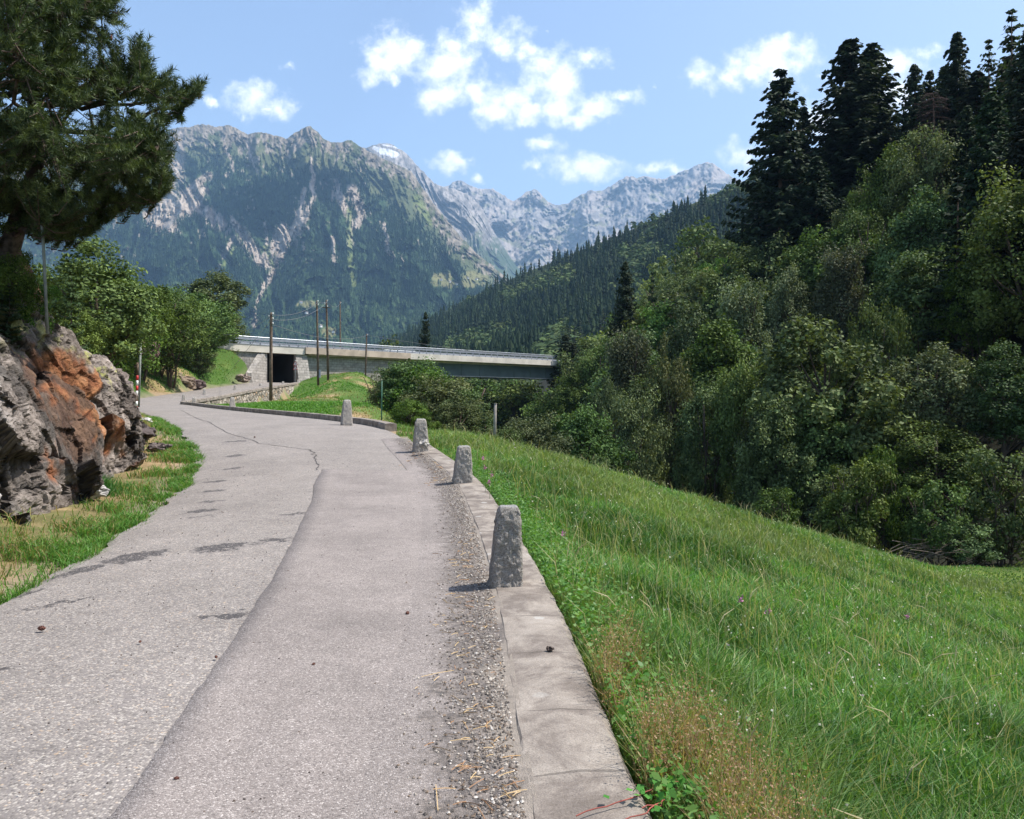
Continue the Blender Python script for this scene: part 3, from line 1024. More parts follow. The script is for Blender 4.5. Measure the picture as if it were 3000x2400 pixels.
for c, nm in ((-.45, 0), (7.05, 1)):
    rl = MB()
    for (z0, r_) in ((.98, .045),):
        rl.tube([br(a, c, ZD + z0 + (.10 if a > 19 else 0) + max(0, a - 19) * .0075) for a in np.linspace(-18, 66, 43)], r_, 6)
    for (z0, h_) in ((.56, .30), (.22, .16)):
        for k in range(42):
            a0, a1 = -18 + k * 2.0, -16 + k * 2.0
            zz = ZD + z0 + (.09 if a0 > 19 else 0) + max(0, a0 - 19) * .0075
            slab(rl, a0, a1 - .004, c - .05, c, zz, zz + h_, .015 if a0 > 19 else 0)
    g_ = bpart(rl, "guard_rail", M_GALV, smooth=False)
    pm = MB().box((0, 0, .48), (.10, .14, .96), .76).mesh("rail_post", M_GALV, False)
    for k in range(61):
        a = -17.5 + k * 1.37
        q = br(a, c + .10, ZD + max(0, a - 19) * .0075 + .02)
        po = bpy.data.objects.new("rail_post", pm)
        scene.collection.objects.link(po)
        po.parent = g_
        po.location = q
# warning signs by the underpass
s0 = ray(622, 800, 102.6)
sg = empty("warning_sign", tuple(s0), "two red bordered triangular warning signs on one post beside the underpass", "road sign")
pole = MB().tube([(0, 0, -.3), (0, 0, 2.62)], .035, 8)
pole.build("post", M_GALV, sg)
M_RED = mat_plain("sign_red", (.55, .03, .03), .5, .4)
M_WHITE = mat_plain("sign_white", (.8, .8, .78), .5, .4)
M_BLACK = mat_plain("sign_black", (.02, .02, .02), .6, .3)
for zc in (2.15, 1.55):
    def tri(s, y, th=.012):
        a = np.array([(-s, 0, -s * .577), (s, 0, -s * .577), (0, 0, s * 1.155)])
        v = np.concatenate([a + (0, y, zc), a + (0, y + th, zc)])
        return MB().add(v, [(0, 1, 2), (5, 4, 3)], [(0, 3, 4, 1), (1, 4, 5, 2), (2, 5, 3, 0)])
    pn = tri(.33, -.05).build("sign_panel", M_RED, sg, False)
    tri(.235, -.057, .006).build("sign_face", M_WHITE, pn, False)
    mk = MB().box((-.035, -.061, zc), (.035, .006, .2)).box((.045, -.061, zc - .02), (.035, .006, .15))
    mk.build("sign_symbol", M_BLACK, pn, False)

# ------------------------------------------------------------------ utility poles and wires
M_POLE = mat_plain("weathered_wood", (.155, .115, .085), .9, .15, nscale=4, namt=.35, bump=.4)
M_INS = mat_plain("insulator", (.75, .75, .72), .3, .5)
M_WIRE = mat_plain("wire", (.22, .22, .23), .6, .3)
M_GPOLE = mat_plain("grey_pole", (.23, .25, .23), .6, .4, nscale=6)
tops = {}


def upole(key, ut, vt, ub, vb, Y, r, label, ins=((-1, .2), (1, .5)), arm=None, zb=None):
    b, t = ray(ub, vb, Y), ray(ut, vt, Y)
    if zb is not None: b[2] = zb
    root = empty("utility_pole", tuple(b), label, "utility pole", "wooden utility poles near the bridge")
    d = t - b
    sh = MB().tube([(0, 0, -.8), d * .5, d * .97, d], [r * 1.15, r, r * .8, r * .5], 10)
    sh.build("shaft", M_POLE, root)
    for (sx, dz) in ins:
        q = d + np.array([sx * .16, -.05, -dz])
        i_ = MB().tube([(d[0], -.02, q[2] - .1), (q[0], q[1], q[2] - .1), (q[0], q[1], q[2])], .018, 5)
        i_.tube([q, q + (0, 0, .06), q + (0, 0, .13)], [.05, .06, .04], 8)
        i_.build("insulator", M_INS, root)
    if arm:
        MB().box((d[0], -.06, d[2] - arm), (.9, .09, .1)).build("cross_arm", M_POLE, root, False)
    tops[key] = t
    return root


p1 = upole(1, 571, 658, 570, 862, 63, .13, "dark wooden utility pole standing in front of the rubble wall and underpass", ((1, .15), (1, .55), (1, .95), (-1, .35)))
upole(2, 667, 633, 670, 797, 89, .12, "slim utility pole left of two others on the mound, grey box near its foot", ((1, .1), (1, .5)))
upole(3, 687, 632, 691, 790, 93, .13, "utility pole with a short cross arm, middle of the mound trio", ((1, .1), (-1, .4), (1, .8)), arm=.9)
upole(4, 716, 634, 717, 745, 128, .13, "brown utility pole rising from behind the bridge railing", ((1, .3),), zb=2.0)
upole(5, 772, 703, 769, 797, 106, .11, "short utility pole before the bridge beside the tall bushes", ((1, .15),))
b2 = ray(672, 795, 88.6)
MB().box((b2[0] - ray(670, 797, 89)[0] + .02, -.19, .55), (.2, .12, .9)).build("cable_box", M_GALV, bpy.data.objects["utility_pole.001"], False)
gy_ = ray(535, 850, 60.5)
d_ = tops[1] - ray(570, 862, 63)
gp = np.array(gy_) - ray(570, 862, 63)
MB().tube([d_ + (0, 0, -.6), ray(470, 800, 92) - ray(570, 862, 63)], .016, 5).build("guy_wire", M_GPOLE, p1)


def wire(a, b, sag, label, r=.015):
    a, b = np.asarray(a, float), np.asarray(b, float)
    t = np.linspace(0, 1, 25)[:, None]
    pts = a * (1 - t) + b * t
    pts[:, 2] -= sag * 4 * (t * (1 - t))[:, 0]
    o = MB().tube(pts, r, 5).build("overhead_wire", M_WIRE)
    return tag(o, label, "wire", "overhead wires between the poles")


o1 = np.array([.16, -.05, -.2])
wire(tops[1] + o1, tops[2] + o1, .5, "thin wire from the dark pole up to the slim mound pole")
wire(tops[1] + o1 + (0, 0, -.4), tops[3] + o1, .7, "thin wire from the dark pole to the mound pole with the cross arm")
wire(tops[2] + o1, tops[3] + o1, .1, "short wire joining the two front mound poles")
wire(tops[3] + o1, tops[4] + o1, .7, "thin wire from the cross arm pole over the bridge to the brown pole")
wire(tops[1] + o1 + (0, 0, -.8), tops[5] + o1, .8, "long sagging wire from the dark pole to the short pole by the bushes")
wire(tops[5] + o1, ray(1400, 768, 150), 1.0, "long faint wire from the short pole past the bridge into the right wood")
wire(tops[1] + (-.16, 0, -.4), ray(470, 705, 78), .4, "dark wire from the dark pole leftwards into the roadside trees")


def rod(name, u0, v0, u1, v1, Y, r, mat, label, cat, bands=None):
    b, t = ray(u0, v0, Y), ray(u1, v1, Y)
    root = empty(name, tuple(b), label, cat)
    d = t - b
    if bands:
        for k in range(bands):
            m_ = bands_m[k % 2]
            MB().tube([d * (k / bands), d * ((k + 1) / bands - .004)], r, 10).build("band", m_, root)
        MB().tube([d * 1.0, d * 1.35], r * .9, 10).build("upper_shaft", M_POLE, root)
    else:
        MB().tube([(0, 0, -.3), d * .5, d], [r, r, r * .9], 10).build("shaft", mat, root)
        MB().tube([d, d + (0, 0, .02)], [r * 1.15, r * 1.1], 10).build("cap", mat, root)
    return root


bands_m = [M_RED, M_WHITE]
rod("snow_pole", 287, 866, 289, 790, 36, .055, None, "red and white banded snow pole leaning at the left road edge", "snow pole", 7)
rod("marker_pole", 292, 844, 296, 724, 37.2, .055, M_GPOLE, "plain grey metal pole beside the red and white snow pole", "pole")
rod("metal_pole", 100, 660, 84, 400, 11.5, .022, M_GPOLE, "thin grey metal pole rising beside the pine trunk above the rock", "pole")
rod("net_pole", 803, 895, 804, 802, 27, .022, mat_plain("green_pole", (.05, .14, .09), .5), "thin dark green pole at the end of the low kerb", "pole")
rod("wooden_post", 1041, 932, 1043, 850, 33, .07, mat_plain("grey_wood", (.30, .27, .24), .9, .2, nscale=5), "pale weathered wooden post standing at the far edge of the meadow", "post")


# ------------------------------------------------------------------ rock outcrop
M_ROCK = mat_tint("gneiss", rough=.9, spec=.2, nscale=7, namt=.45, bump=.9, bscale=11, bdist=.07)
base = ROCK_BASE
np_, nq = 420, 230
bc = dense(base, np_)
tg = np.gradient(bc[:, :2], axis=0)
nr = np.stack([tg[:, 1], -tg[:, 0]], 1)
nr /= np.linalg.norm(nr, axis=1, keepdims=True)
q = np.linspace(0, 1, nq)
RKp = np.zeros((np_, nq, 3))
for i in range(np_):
    x, y, z0, z1, back = bc[i]
    t = np.clip(q / .68, 0, 1)
    t2 = np.clip((q - .68) / .32, 0, 1)
    z = (z0 - .35) + (z1 - z0 + .35) * (t ** .9)
    off = -back * (t ** 1.5) * .8 - t2 * 2.4 + .18 * np.sin(t * 3.1)
    rise = float(sstep(5, 9.5, y) * sstep(19, 14.5, y))
    z = z + t2 * (.1 + 1.75 * rise) - t2 ** 2 * .5 * (1 - rise)
    RKp[i, :, 0] = x + nr[i, 0] * off
    RKp[i, :, 1] = y + nr[i, 1] * off
    RKp[i, :, 2] = z
Pf = RKp.reshape(-1, 3)
wq = Pf + .07 * np.stack([fbm(Pf[:, 0], Pf[:, 1], Pf[:, 2], 91 + k, 3) for k in range(3)], 1)
wq = wq * (1, .75, 1.0)
tilt = wq.copy()
tilt[:, 2] = wq[:, 2] * 1.0 + wq[:, 1] * .45
fa, ea = facets(tilt * (1, 1, .8), 1.55, 101, 1.0, True)
fb_, eb = facets(tilt * (1, 1, .9), .62, 104, 1.0, True)
fc_, ec = facets(wq, .16, 103, .8, True)
disp = 1.15 * fa + .12 * fb_ - .12 * sstep(.06, 0, ea) + .03 * fbm(Pf[:, 0]*3, Pf[:, 1]*3, Pf[:, 2]*3, 105, 6, .6)
cave = ray(250, 965, 14.6)
dc = np.linalg.norm((Pf - cave) / (1.0, 1.5, .55), axis=1)
disp -= .55 * sstep(1, .3, dc)
QQ = np.tile(q, np_)
damp = sstep(0, .05, QQ) * (1 - .75 * sstep(.75, 1, QQ))
endw = np.repeat(sstep(0, .06, np.linspace(0, 1, np_)) * sstep(1, .86, np.linspace(0, 1, np_)), nq)
fn = np.repeat(np.stack([nr[:, 0] * .8, nr[:, 1] * .8 - .6, np.full(np_, .3)], 1), nq, axis=0)
fn[:, 2] += 1.2 * np.tile(sstep(.55, .8, q), np_)
fn /= np.linalg.norm(fn, axis=1, keepdims=True)
Pf = Pf + fn * (disp * damp * (.35 + .65 * endw) * .62)[:, None]
for (cell_, amp_, sd_) in ((.50, .085, 131), (.19, .034, 132), (.08, .015, 133)):
    G_ = Pf.reshape(np_, nq, 3)
    nn_ = np.cross(np.gradient(G_, axis=0), np.gradient(G_, axis=1)).reshape(-1, 3)
    nn_ /= np.linalg.norm(nn_, axis=1, keepdims=True) + 1e-9
    nn_ *= np.sign((nn_ * fn).sum(1, keepdims=True) + 1e-9)
    ff_, ee_ = facets(Pf + .02 * fbm(Pf[:, 0] * 6, Pf[:, 1] * 6, Pf[:, 2] * 6, 134, 2)[:, None], cell_, sd_, 1.0, True)
    calm = 1 - .7 * sstep(1.2, .8, np.maximum(np.abs(Pf[:, 1] - 12.6) / 2.3, np.abs(Pf[:, 2] - 1.55) / .95))
    amp_ = amp_ * calm
    Pf = Pf + nn_ * ((amp_ * ff_ - amp_ * .5 * sstep(.10, 0, ee_)) * damp)[:, None]
    if cell_ == .19: fc_, ec = ff_, ee_
    if cell_ == .50: fb_, eb = ff_, ee_
f1, f2, f3 = fbm(Pf[:, 0]*1.3, Pf[:, 1]*1.3, Pf[:, 2]*1.3, 111, 5), fbm(Pf[:, 0]*5, Pf[:, 1]*5, Pf[:, 2]*5, 112, 4), fbm(Pf[:, 0]*.6, Pf[:, 1]*.6, Pf[:, 2]*1.4, 113, 4)
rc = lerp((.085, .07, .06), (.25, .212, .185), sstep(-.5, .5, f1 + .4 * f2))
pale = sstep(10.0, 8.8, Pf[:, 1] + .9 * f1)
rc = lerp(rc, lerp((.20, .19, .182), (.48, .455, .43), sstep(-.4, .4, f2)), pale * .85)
dor = np.maximum(np.abs(Pf[:, 1] - 12.6) / 2.3, np.abs(Pf[:, 2] - 1.55) / .95) + .40 * f1 + .3 * f2
rc = lerp(rc, lerp((.22, .085, .038), (.40, .185, .08), sstep(-.5, .5, f2)), sstep(1.1, .6, dor) * .95)
oc2 = ray(240, 930, 15.2)
dor2 = np.linalg.norm((Pf - oc2) / (.5, .9, .3), axis=1) + .4 * f2
rc = lerp(rc, (.34, .15, .06), sstep(1.0, .5, dor2) * .7)
rc = lerp(rc, (.055, .05, .045), sstep(.25, .55, f3 + .3 * f2) * .75)
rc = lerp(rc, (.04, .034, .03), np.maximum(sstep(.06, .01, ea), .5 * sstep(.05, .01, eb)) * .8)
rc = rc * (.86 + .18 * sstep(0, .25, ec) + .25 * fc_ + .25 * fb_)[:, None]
lich = sstep(.25, .45, fbm(Pf[:, 0]*6, Pf[:, 1]*6, Pf[:, 2]*6, 115, 3)) * sstep(.5, .7, QQ + .1 * f1)
rc = lerp(rc, (.42, .42, .12), lich * .6)
needle = sstep(.83, .95, QQ + .1 * f1)
rc = lerp(rc, lerp((.06, .035, .022), (.14, .075, .045), sstep(-.4, .4, f2)), needle)
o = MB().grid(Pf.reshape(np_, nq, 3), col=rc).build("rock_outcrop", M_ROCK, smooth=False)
tag(o, "jagged grey and rust orange rock outcrop beside the left verge", "rock")


def boulder(x, y, r, sc, seed, tintc, label, name="boulder", z=None, sink=.3, group=None, nn=18):
    th = np.linspace(0, 2 * math.pi, nn * 2 + 1)
    ph = np.linspace(.02, math.pi - .02, nn)
    S = np.stack([np.outer(np.sin(ph), np.cos(th)), np.outer(np.sin(ph), np.sin(th)), np.outer(np.cos(ph), np.ones_like(th))], -1).reshape(-1, 3)
    dsp = 1 + .55 * facets(S * 1.0 + seed * 3.3, .8, seed, .8) + .12 * fbm(S[:, 0]*3, S[:, 1]*3, S[:, 2]*3 + seed, seed, 3)
    V = S * dsp[:, None] * r * np.array(sc)
    V = V.reshape(nn, nn * 2 + 1, 3)
    V[:, -1] = V[:, 0]
    zz = gz(x, y) if z is None else z
    cl = lerp(np.array(tintc) * .7, np.array(tintc) * 1.3, sstep(-.4, .4, fbm(S[:, 0]*4, S[:, 1]*4, S[:, 2]*4, seed, 4)))
    o = MB().grid(V, col=cl).build(name, M_ROCK, smooth=False)
    o.location = (x, y, zz + r * sc[2] * (1 - sink * 2))
    return tag(o, label, "rock", group)


for (u, v, Y, r, sc, tc, lb) in [
        (290,912,19.2,.30,(1.2,1,.6),(.10,.08,.075),"dark brown stone lying on the dry verge past the outcrop"),
        (330,942,17.6,.20,(1.3,1,.5),(.16,.13,.12),"small flat dark stone on the grassy verge near the road"),
        (300,885,23.5,.17,(1.4,1,.5),(.5,.47,.44),"pale flat stone on the verge below the snow pole"),
        (185,1035,11.2,.17,(1.4,1,.6),(.42,.40,.38),"pale stone lying at the foot of the outcrop by the grass tuft"),
        (235,820,24.5,.55,(1.1,1,.9),(.30,.25,.22),"rounded grey brown rock at the far end of the outcrop"),
        (222,860,21.5,.50,(1.3,1,.6),(.14,.12,.11),"dark slabby rock below the far end of the outcrop"),
        (310,740,66,.9,(1.1,1,.9),(.16,.10,.09),"reddish brown rock under the trees on the left bank")]:
    w_ = ray(u, v, Y)
    boulder(w_[0], w_[1], r, sc, int(u), tc, lb, z=w_[2] - r * sc[2] * .4)
for k, (u, v, Y, r, tc, lb) in enumerate([
        (330,812,76,.75,(.30,.25,.20),"weathered rock at the left end of the ledge above the bend"),
        (350,806,77,.7,(.25,.20,.17),"brown rock in the middle of the ledge above the bend"),
        (385,802,79,.8,(.27,.21,.16),"broad layered rock on the ledge below the round trees"),
        (412,808,80,.55,(.16,.12,.11),"dark rock at the right end of the ledge above the bend"),
        (512,795,93,.6,(.30,.24,.2),"small rock in the grassy bank left of the underpass")]):
    w_ = ray(u, v, Y)
    boulder(w_[0], w_[1], r, (1.5, 1, .8), 200 + k, tc, lb, z=w_[2] - r * .5)
pp = ray(890, 940, 17.2)
boulder(pp[0] + .05, pp[1] - .12, .11, (1, .9, .9), 77, (.45, .42, .38), "small broken stone leaning at the foot of the far kerb post", z=pp[2] + .02)

# ------------------------------------------------------------------ trees
M_BARK = mat_plain("bark", (.10, .075, .058), .95, .1, nscale=6, namt=.4, bump=.6, bscale=18)
M_PBARK = mat_plain("pine_bark", (.115, .085, .07), .95, .1, nscale=9, namt=.5, bump=.9, bscale=14)
M_ASH = mat_foliage("ash_leaves", (.013, .031, .008), (.175, .255, .065), .15)
M_BIRCH = mat_foliage("birch_leaves", (.022, .038, .015), (.215, .265, .115), .15)
M_HAZEL = mat_foliage("hazel_leaves", (.020, .048, .009), (.170, .26, .052), .18)
M_OLIVE = mat_foliage("olive_leaves", (.018, .034, .009), (.19, .24, .072), .15)
M_GOLD = mat_foliage("golden_leaves", (.030, .040, .010), (.150, .150, .042), .15)
M_SPRUCE = mat_foliage("spruce_needles", (.010, .022, .011), (.038, .058, .024), .1, .7, .12)
M_LARCH = mat_foliage("larch_needles", (.018, .040, .014), (.055, .090, .030), .2, .7, .15)
M_PINE = mat_foliage("pine_needles", (.014, .038, .016), (.125, .195, .066), .14, .5, .2)
M_DEAD = mat_plain("dead_twigs", (.075, .05, .042), .95, .1)


def leaves(b, C, Nv, L, W, tint, fold=True):
    """One bent diamond per leaf: centres C, normals Nv, lengths L, widths W."""
    n = len(C)
    Nv = Nv / (np.linalg.norm(Nv, axis=1, keepdims=True) + 1e-9)
    r = rng.normal(size=(n, 3))
    a = np.cross(Nv, r)
    a /= np.linalg.norm(a, axis=1, keepdims=True) + 1e-9
    c = np.cross(Nv, a)
    L, W = L[:, None] / 2, W[:, None] / 2
    V = np.stack([C - a * L, C + c * W - Nv * W * .3, C + a * L - Nv * L * .35, C - c * W - Nv * W * .3], 1).reshape(-1, 3)
    T = np.repeat(tint, 4)
    b.add(V, np.arange(4 * n).reshape(-1, 4), col=np.stack([T, T, T], 1))


def broadleaf(seed, nleaf, leaf, ncl=70, clr=.135, aspect=.36, low=.12, pointy=0.0, mat=M_ASH, droop=0.0, trunk=True, stems=1):
    """A tree one metre high at its base: crown of leaf clumps round limbs; scaled when placed."""
    g_ = np.random.default_rng(seed)
    cz, hz = (1 + low) / 2, (1 - low) / 2
    dirs = g_.normal(size=(ncl, 3))
    dirs /= np.linalg.norm(dirs, axis=1, keepdims=True)
    rad = g_.uniform(.25, 1, ncl) ** .45
    lump = 1 + .28 * fbm(dirs[:, 0]*1.7 + seed, dirs[:, 1]*1.7, dirs[:, 2]*1.7, seed, 3)
    cen = dirs * (rad * lump)[:, None]
    t = (cen[:, 2] + 1) / 2
    taper = 1 - pointy * np.clip(t, 0, 1) * .75
    cen = np.stack([cen[:, 0] * (aspect - clr * .35) * taper, cen[:, 1] * (aspect - clr * .35) * taper, cz + cen[:, 2] * (hz - clr * .35)], 1)
    k = g_.integers(0, ncl, nleaf)
    sz = clr * g_.uniform(.55, 1.45, ncl)
    off = g_.normal(size=(nleaf, 3))
    off *= (g_.uniform(.05, 1, nleaf) ** .5 * (.8 + .25 * g_.uniform(size=nleaf) ** 3) / (np.linalg.norm(off, axis=1) + 1e-9))[:, None]
    off[:, 2] *= .85
    C = cen[k] + off * sz[k][:, None]
    C[:, 2] -= droop * g_.uniform(0, 1, nleaf) ** 2 * .12
    outw = C - np.array([0, 0, cz - .1])
    outw /= np.linalg.norm(outw, axis=1, keepdims=True) + 1e-9
    Nv = outw * .4 + off * .65 + np.array([0, 0, .4]) + g_.normal(size=(nleaf, 3)) * .62
    L = leaf * g_.uniform(.6, 1.35, nleaf)
    tint = np.clip(g_.uniform(.05, 1, ncl)[k] ** 1.3 * .5 + g_.uniform(0, 1, nleaf) ** 1.6 * .5, 0, 1)
    cr = MB()
    leaves(cr, C, Nv, L, L * .62, tint)
    tr = MB()
    for s in range(stems):
        sx, sy = (0, 0) if stems == 1 else g_.normal(size=2) * .05
        tz = np.linspace(-.04, .78, 9)
        wob = np.cumsum(g_.normal(size=(9, 2)) * .011, axis=0)
        tp = np.stack([sx * (1 + 2 * tz) + wob[:, 0], sy * (1 + 2 * tz) + wob[:, 1], tz], 1)
        r0 = .022 / math.sqrt(stems)
        tr.tube(tp, np.linspace(r0, .004, 9), 7)
        for j in g_.choice(ncl, min(ncl, 26 // stems + 3), replace=False):
            e = cen[j]
            i = int(np.clip((e[2] - .18) / .82 * 8, 1, 7))
            a = tp[i]
            mid = (a + e) / 2 + np.array([0, 0, -.02])
            tr.tube([a, mid, e], [.007, .005, .0015], 5, cap=False)
    return cr.mesh("crown", mat), tr.mesh("trunk", M_BARK)


def spruce(seed, whorls=52, per=8, droop=.45, width=.255, mat=M_SPRUCE, dense_=2.6, bare=.06, q=.0085):
    g_ = np.random.default_rng(seed)
    C0, A0, S0, T0, W0 = [], [], [], [], []
    limbs = MB()
    for wi in range(whorls):
        t = (wi + g_.uniform(-.4, .4)) / whorls
        z = 1 - (1 - bare) * np.clip(t, 0, 1) ** .92
        ln0 = width * (.04 + .96 * np.clip(t, 0, 1) ** .72) * (1 if t < .85 else 1 - (t - .85) * 1.2)
        for k in range(per):
            az = g_.uniform(0, 2 * math.pi)
            ln = ln0 * g_.uniform(.5, 1.25)
            dr = droop * (.25 + .75 * t)
            ns = max(3, int(ln / .018))
            s = np.linspace(.12, 1, ns)
            px = ln * s
            pz = z - ln * dr * s + ln * .28 * s ** 3
            d2 = np.array([math.cos(az), math.sin(az)])
            Pn = np.stack([px * d2[0], px * d2[1], pz], 1)
            if k < 4: limbs.tube([(0, 0, z), Pn[ns // 2], Pn[-1]], [.0035, .0022, .0008], 4, cap=False)
            for _ in range(int(4 * dense_)):
                sd = g_.uniform(-1, 1, ns)
                ll = (.016 + .15 * ln * (1 - s * .75)) * np.abs(sd) * g_.uniform(.5, 1.3, ns) + .010
                lat = np.stack([-d2[1] * sd, d2[0] * sd, np.zeros(ns)], 1)
                fw = np.stack([d2[0] * np.ones(ns) * .55, d2[1] * np.ones(ns) * .55, -.25 - .5 * g_.uniform(0, 1, ns)], 1)
                A = lat + fw
                A /= np.linalg.norm(A, axis=1, keepdims=True)
                C0.append(Pn + g_.normal(size=(ns, 3)) * .003)
                A0.append(A)
                S0.append(ll)
                W0.append(q * g_.uniform(.7, 1.5, ns))
                T0.append(np.clip(g_.uniform(0, .6, ns) + .4 * s, 0, 1))
    C, A, S, T, W = (np.concatenate(x) for x in (C0, A0, S0, T0, W0))
    side = np.cross(A, g_.normal(size=A.shape) * .5 + np.array([0, 0, 1]))
    side /= np.linalg.norm(side, axis=1, keepdims=True) + 1e-9
    V = np.stack([C - side * W[:, None] * .5, C + side * W[:, None] * .5, C + A * S[:, None] * .6 + side * W[:, None] * .55 - (0, 0, .002), C + A * S[:, None], C + A * S[:, None] * .6 - side * W[:, None] * .55 - (0, 0, .002)], 1).reshape(-1, 3)
    n = len(C)
    cr = MB()
    T = np.repeat(T, 5)
    cr.add(V, np.arange(5 * n).reshape(-1, 5), col=np.stack([T, T, T], 1))
    limbs.tube([(0, 0, -.03), (0, 0, .4), (0, 0, .99)], [.014, .010, .001], 8)
    return cr.mesh("crown", mat), limbs.mesh("trunk", M_BARK)


KINDS = {}
for i in range(3): KINDS['ash%d' % i] = broadleaf(300 + i, 20000, .023, 130, .095, .36, .12, .1, M_ASH)
for i in range(2): KINDS['birch%d' % i] = broadleaf(320 + i, 19000, .018, 120, .085, .29, .10, .4, M_BIRCH, droop=.6)
for i in range(2): KINDS['hazel%d' % i] = broadleaf(340 + i, 17000, .025, 110, .11, .46, .10, .0, M_HAZEL, stems=4)
for i in range(2): KINDS['olive%d' % i] = broadleaf(360 + i, 18000, .021, 120, .10, .38, .04, .1, M_OLIVE, stems=3)
KINDS['gold0'] = broadleaf(380, 12000, .024, 90, .11, .38, .08, .1, M_GOLD)
for i in range(2): KINDS['shrub%d' % i] = broadleaf(390 + i, 8000, .036, 60, .12, .48, .02, .0, M_ASH, stems=6)
for i in range(3): KINDS['spruce%d' % i] = spruce(400 + i)
KINDS['larch0'] = spruce(410, 30, 6, .25, .17, M_LARCH, .8, .05, .009)
KINDS['young0'] = spruce(415, 22, 7, .15, .22, M_LARCH, 1.0, .02, .014)
KINDS['far_spruce0'] = spruce(420, 20, 6, .45, .17, M_SPRUCE, .6, .05, .022)
KINDS['far_spruce1'] = spruce(421, 18, 6, .45, .20, M_SPRUCE, .6, .05, .024)
for i in range(2): KINDS['far_leaf%d' % i] = broadleaf(430 + i, 3000, .045, 40, .16, .40, .06, .1, M_OLIVE if i else M_ASH)
CAT = {'ash': 'tree', 'birch': 'tree', 'hazel': 'tree', 'olive': 'tree', 'gold': 'tree', 'shrub': 'shrub', 'spruce': 'conifer', 'larch': 'conifer', 'young': 'conifer', 'far_spruce': 'conifer', 'far_leaf': 'tree'}
NAME = {'ash': 'broadleaf_tree', 'birch': 'birch_tree', 'hazel': 'roadside_tree', 'olive': 'broadleaf_tree', 'gold': 'broadleaf_tree', 'shrub': 'shrub', 'spruce': 'spruce_tree', 'larch': 'larch_tree', 'young': 'young_spruce', 'far_spruce': 'spruce_tree', 'far_leaf': 'broadleaf_tree'}


def plant(kind, x, y, h, wscale, label, group=None, z=None, lean=0.0):
    k = kind.rstrip('0123456789')
    cm, tm = KINDS[kind]
    zz = gz(x, y) if z is None else z
    root = bpy.data.objects.new(NAME[k], None)
    scene.collection.objects.link(root)
    root.location = (x, y, zz - .1)
    root.rotation_euler = (lean * random.uniform(-1, 1), lean * random.uniform(-1, 1), random.uniform(0, 6.28))
    root.scale = (h * wscale, h * wscale, h)
    tag(root, label, CAT[k], group)
    for nm, me in (("crown", cm), ("trunk", tm)):
        o = bpy.data.objects.new(nm, me)
        scene.collection.objects.link(o)
        o.parent = root
    return root


WID = {'ash': .31, 'birch': .25, 'hazel': .40, 'olive': .33, 'gold': .33, 'shrub': .42, 'spruce': .19, 'larch': .17, 'young': .22, 'far_spruce': .185, 'far_leaf': .40}


def hero(kind, u, vt, Y, wpx, label, group=None, zb=None):
    """A tree whose top stands at photo pixel (u, vt) and depth Y with its foot on the ground."""
    t = ray(u, vt, Y)
    z = gz(t[0], Y) if zb is None else zb
    h = max(1.0, t[2] - z)
    wd = wpx / F * Y
    ws = float(np.clip(wd / (h * 2 * WID[kind.rstrip('0123456789')]), .35, 1.45))
    return plant(kind, t[0], Y, h, ws, label, group, z)


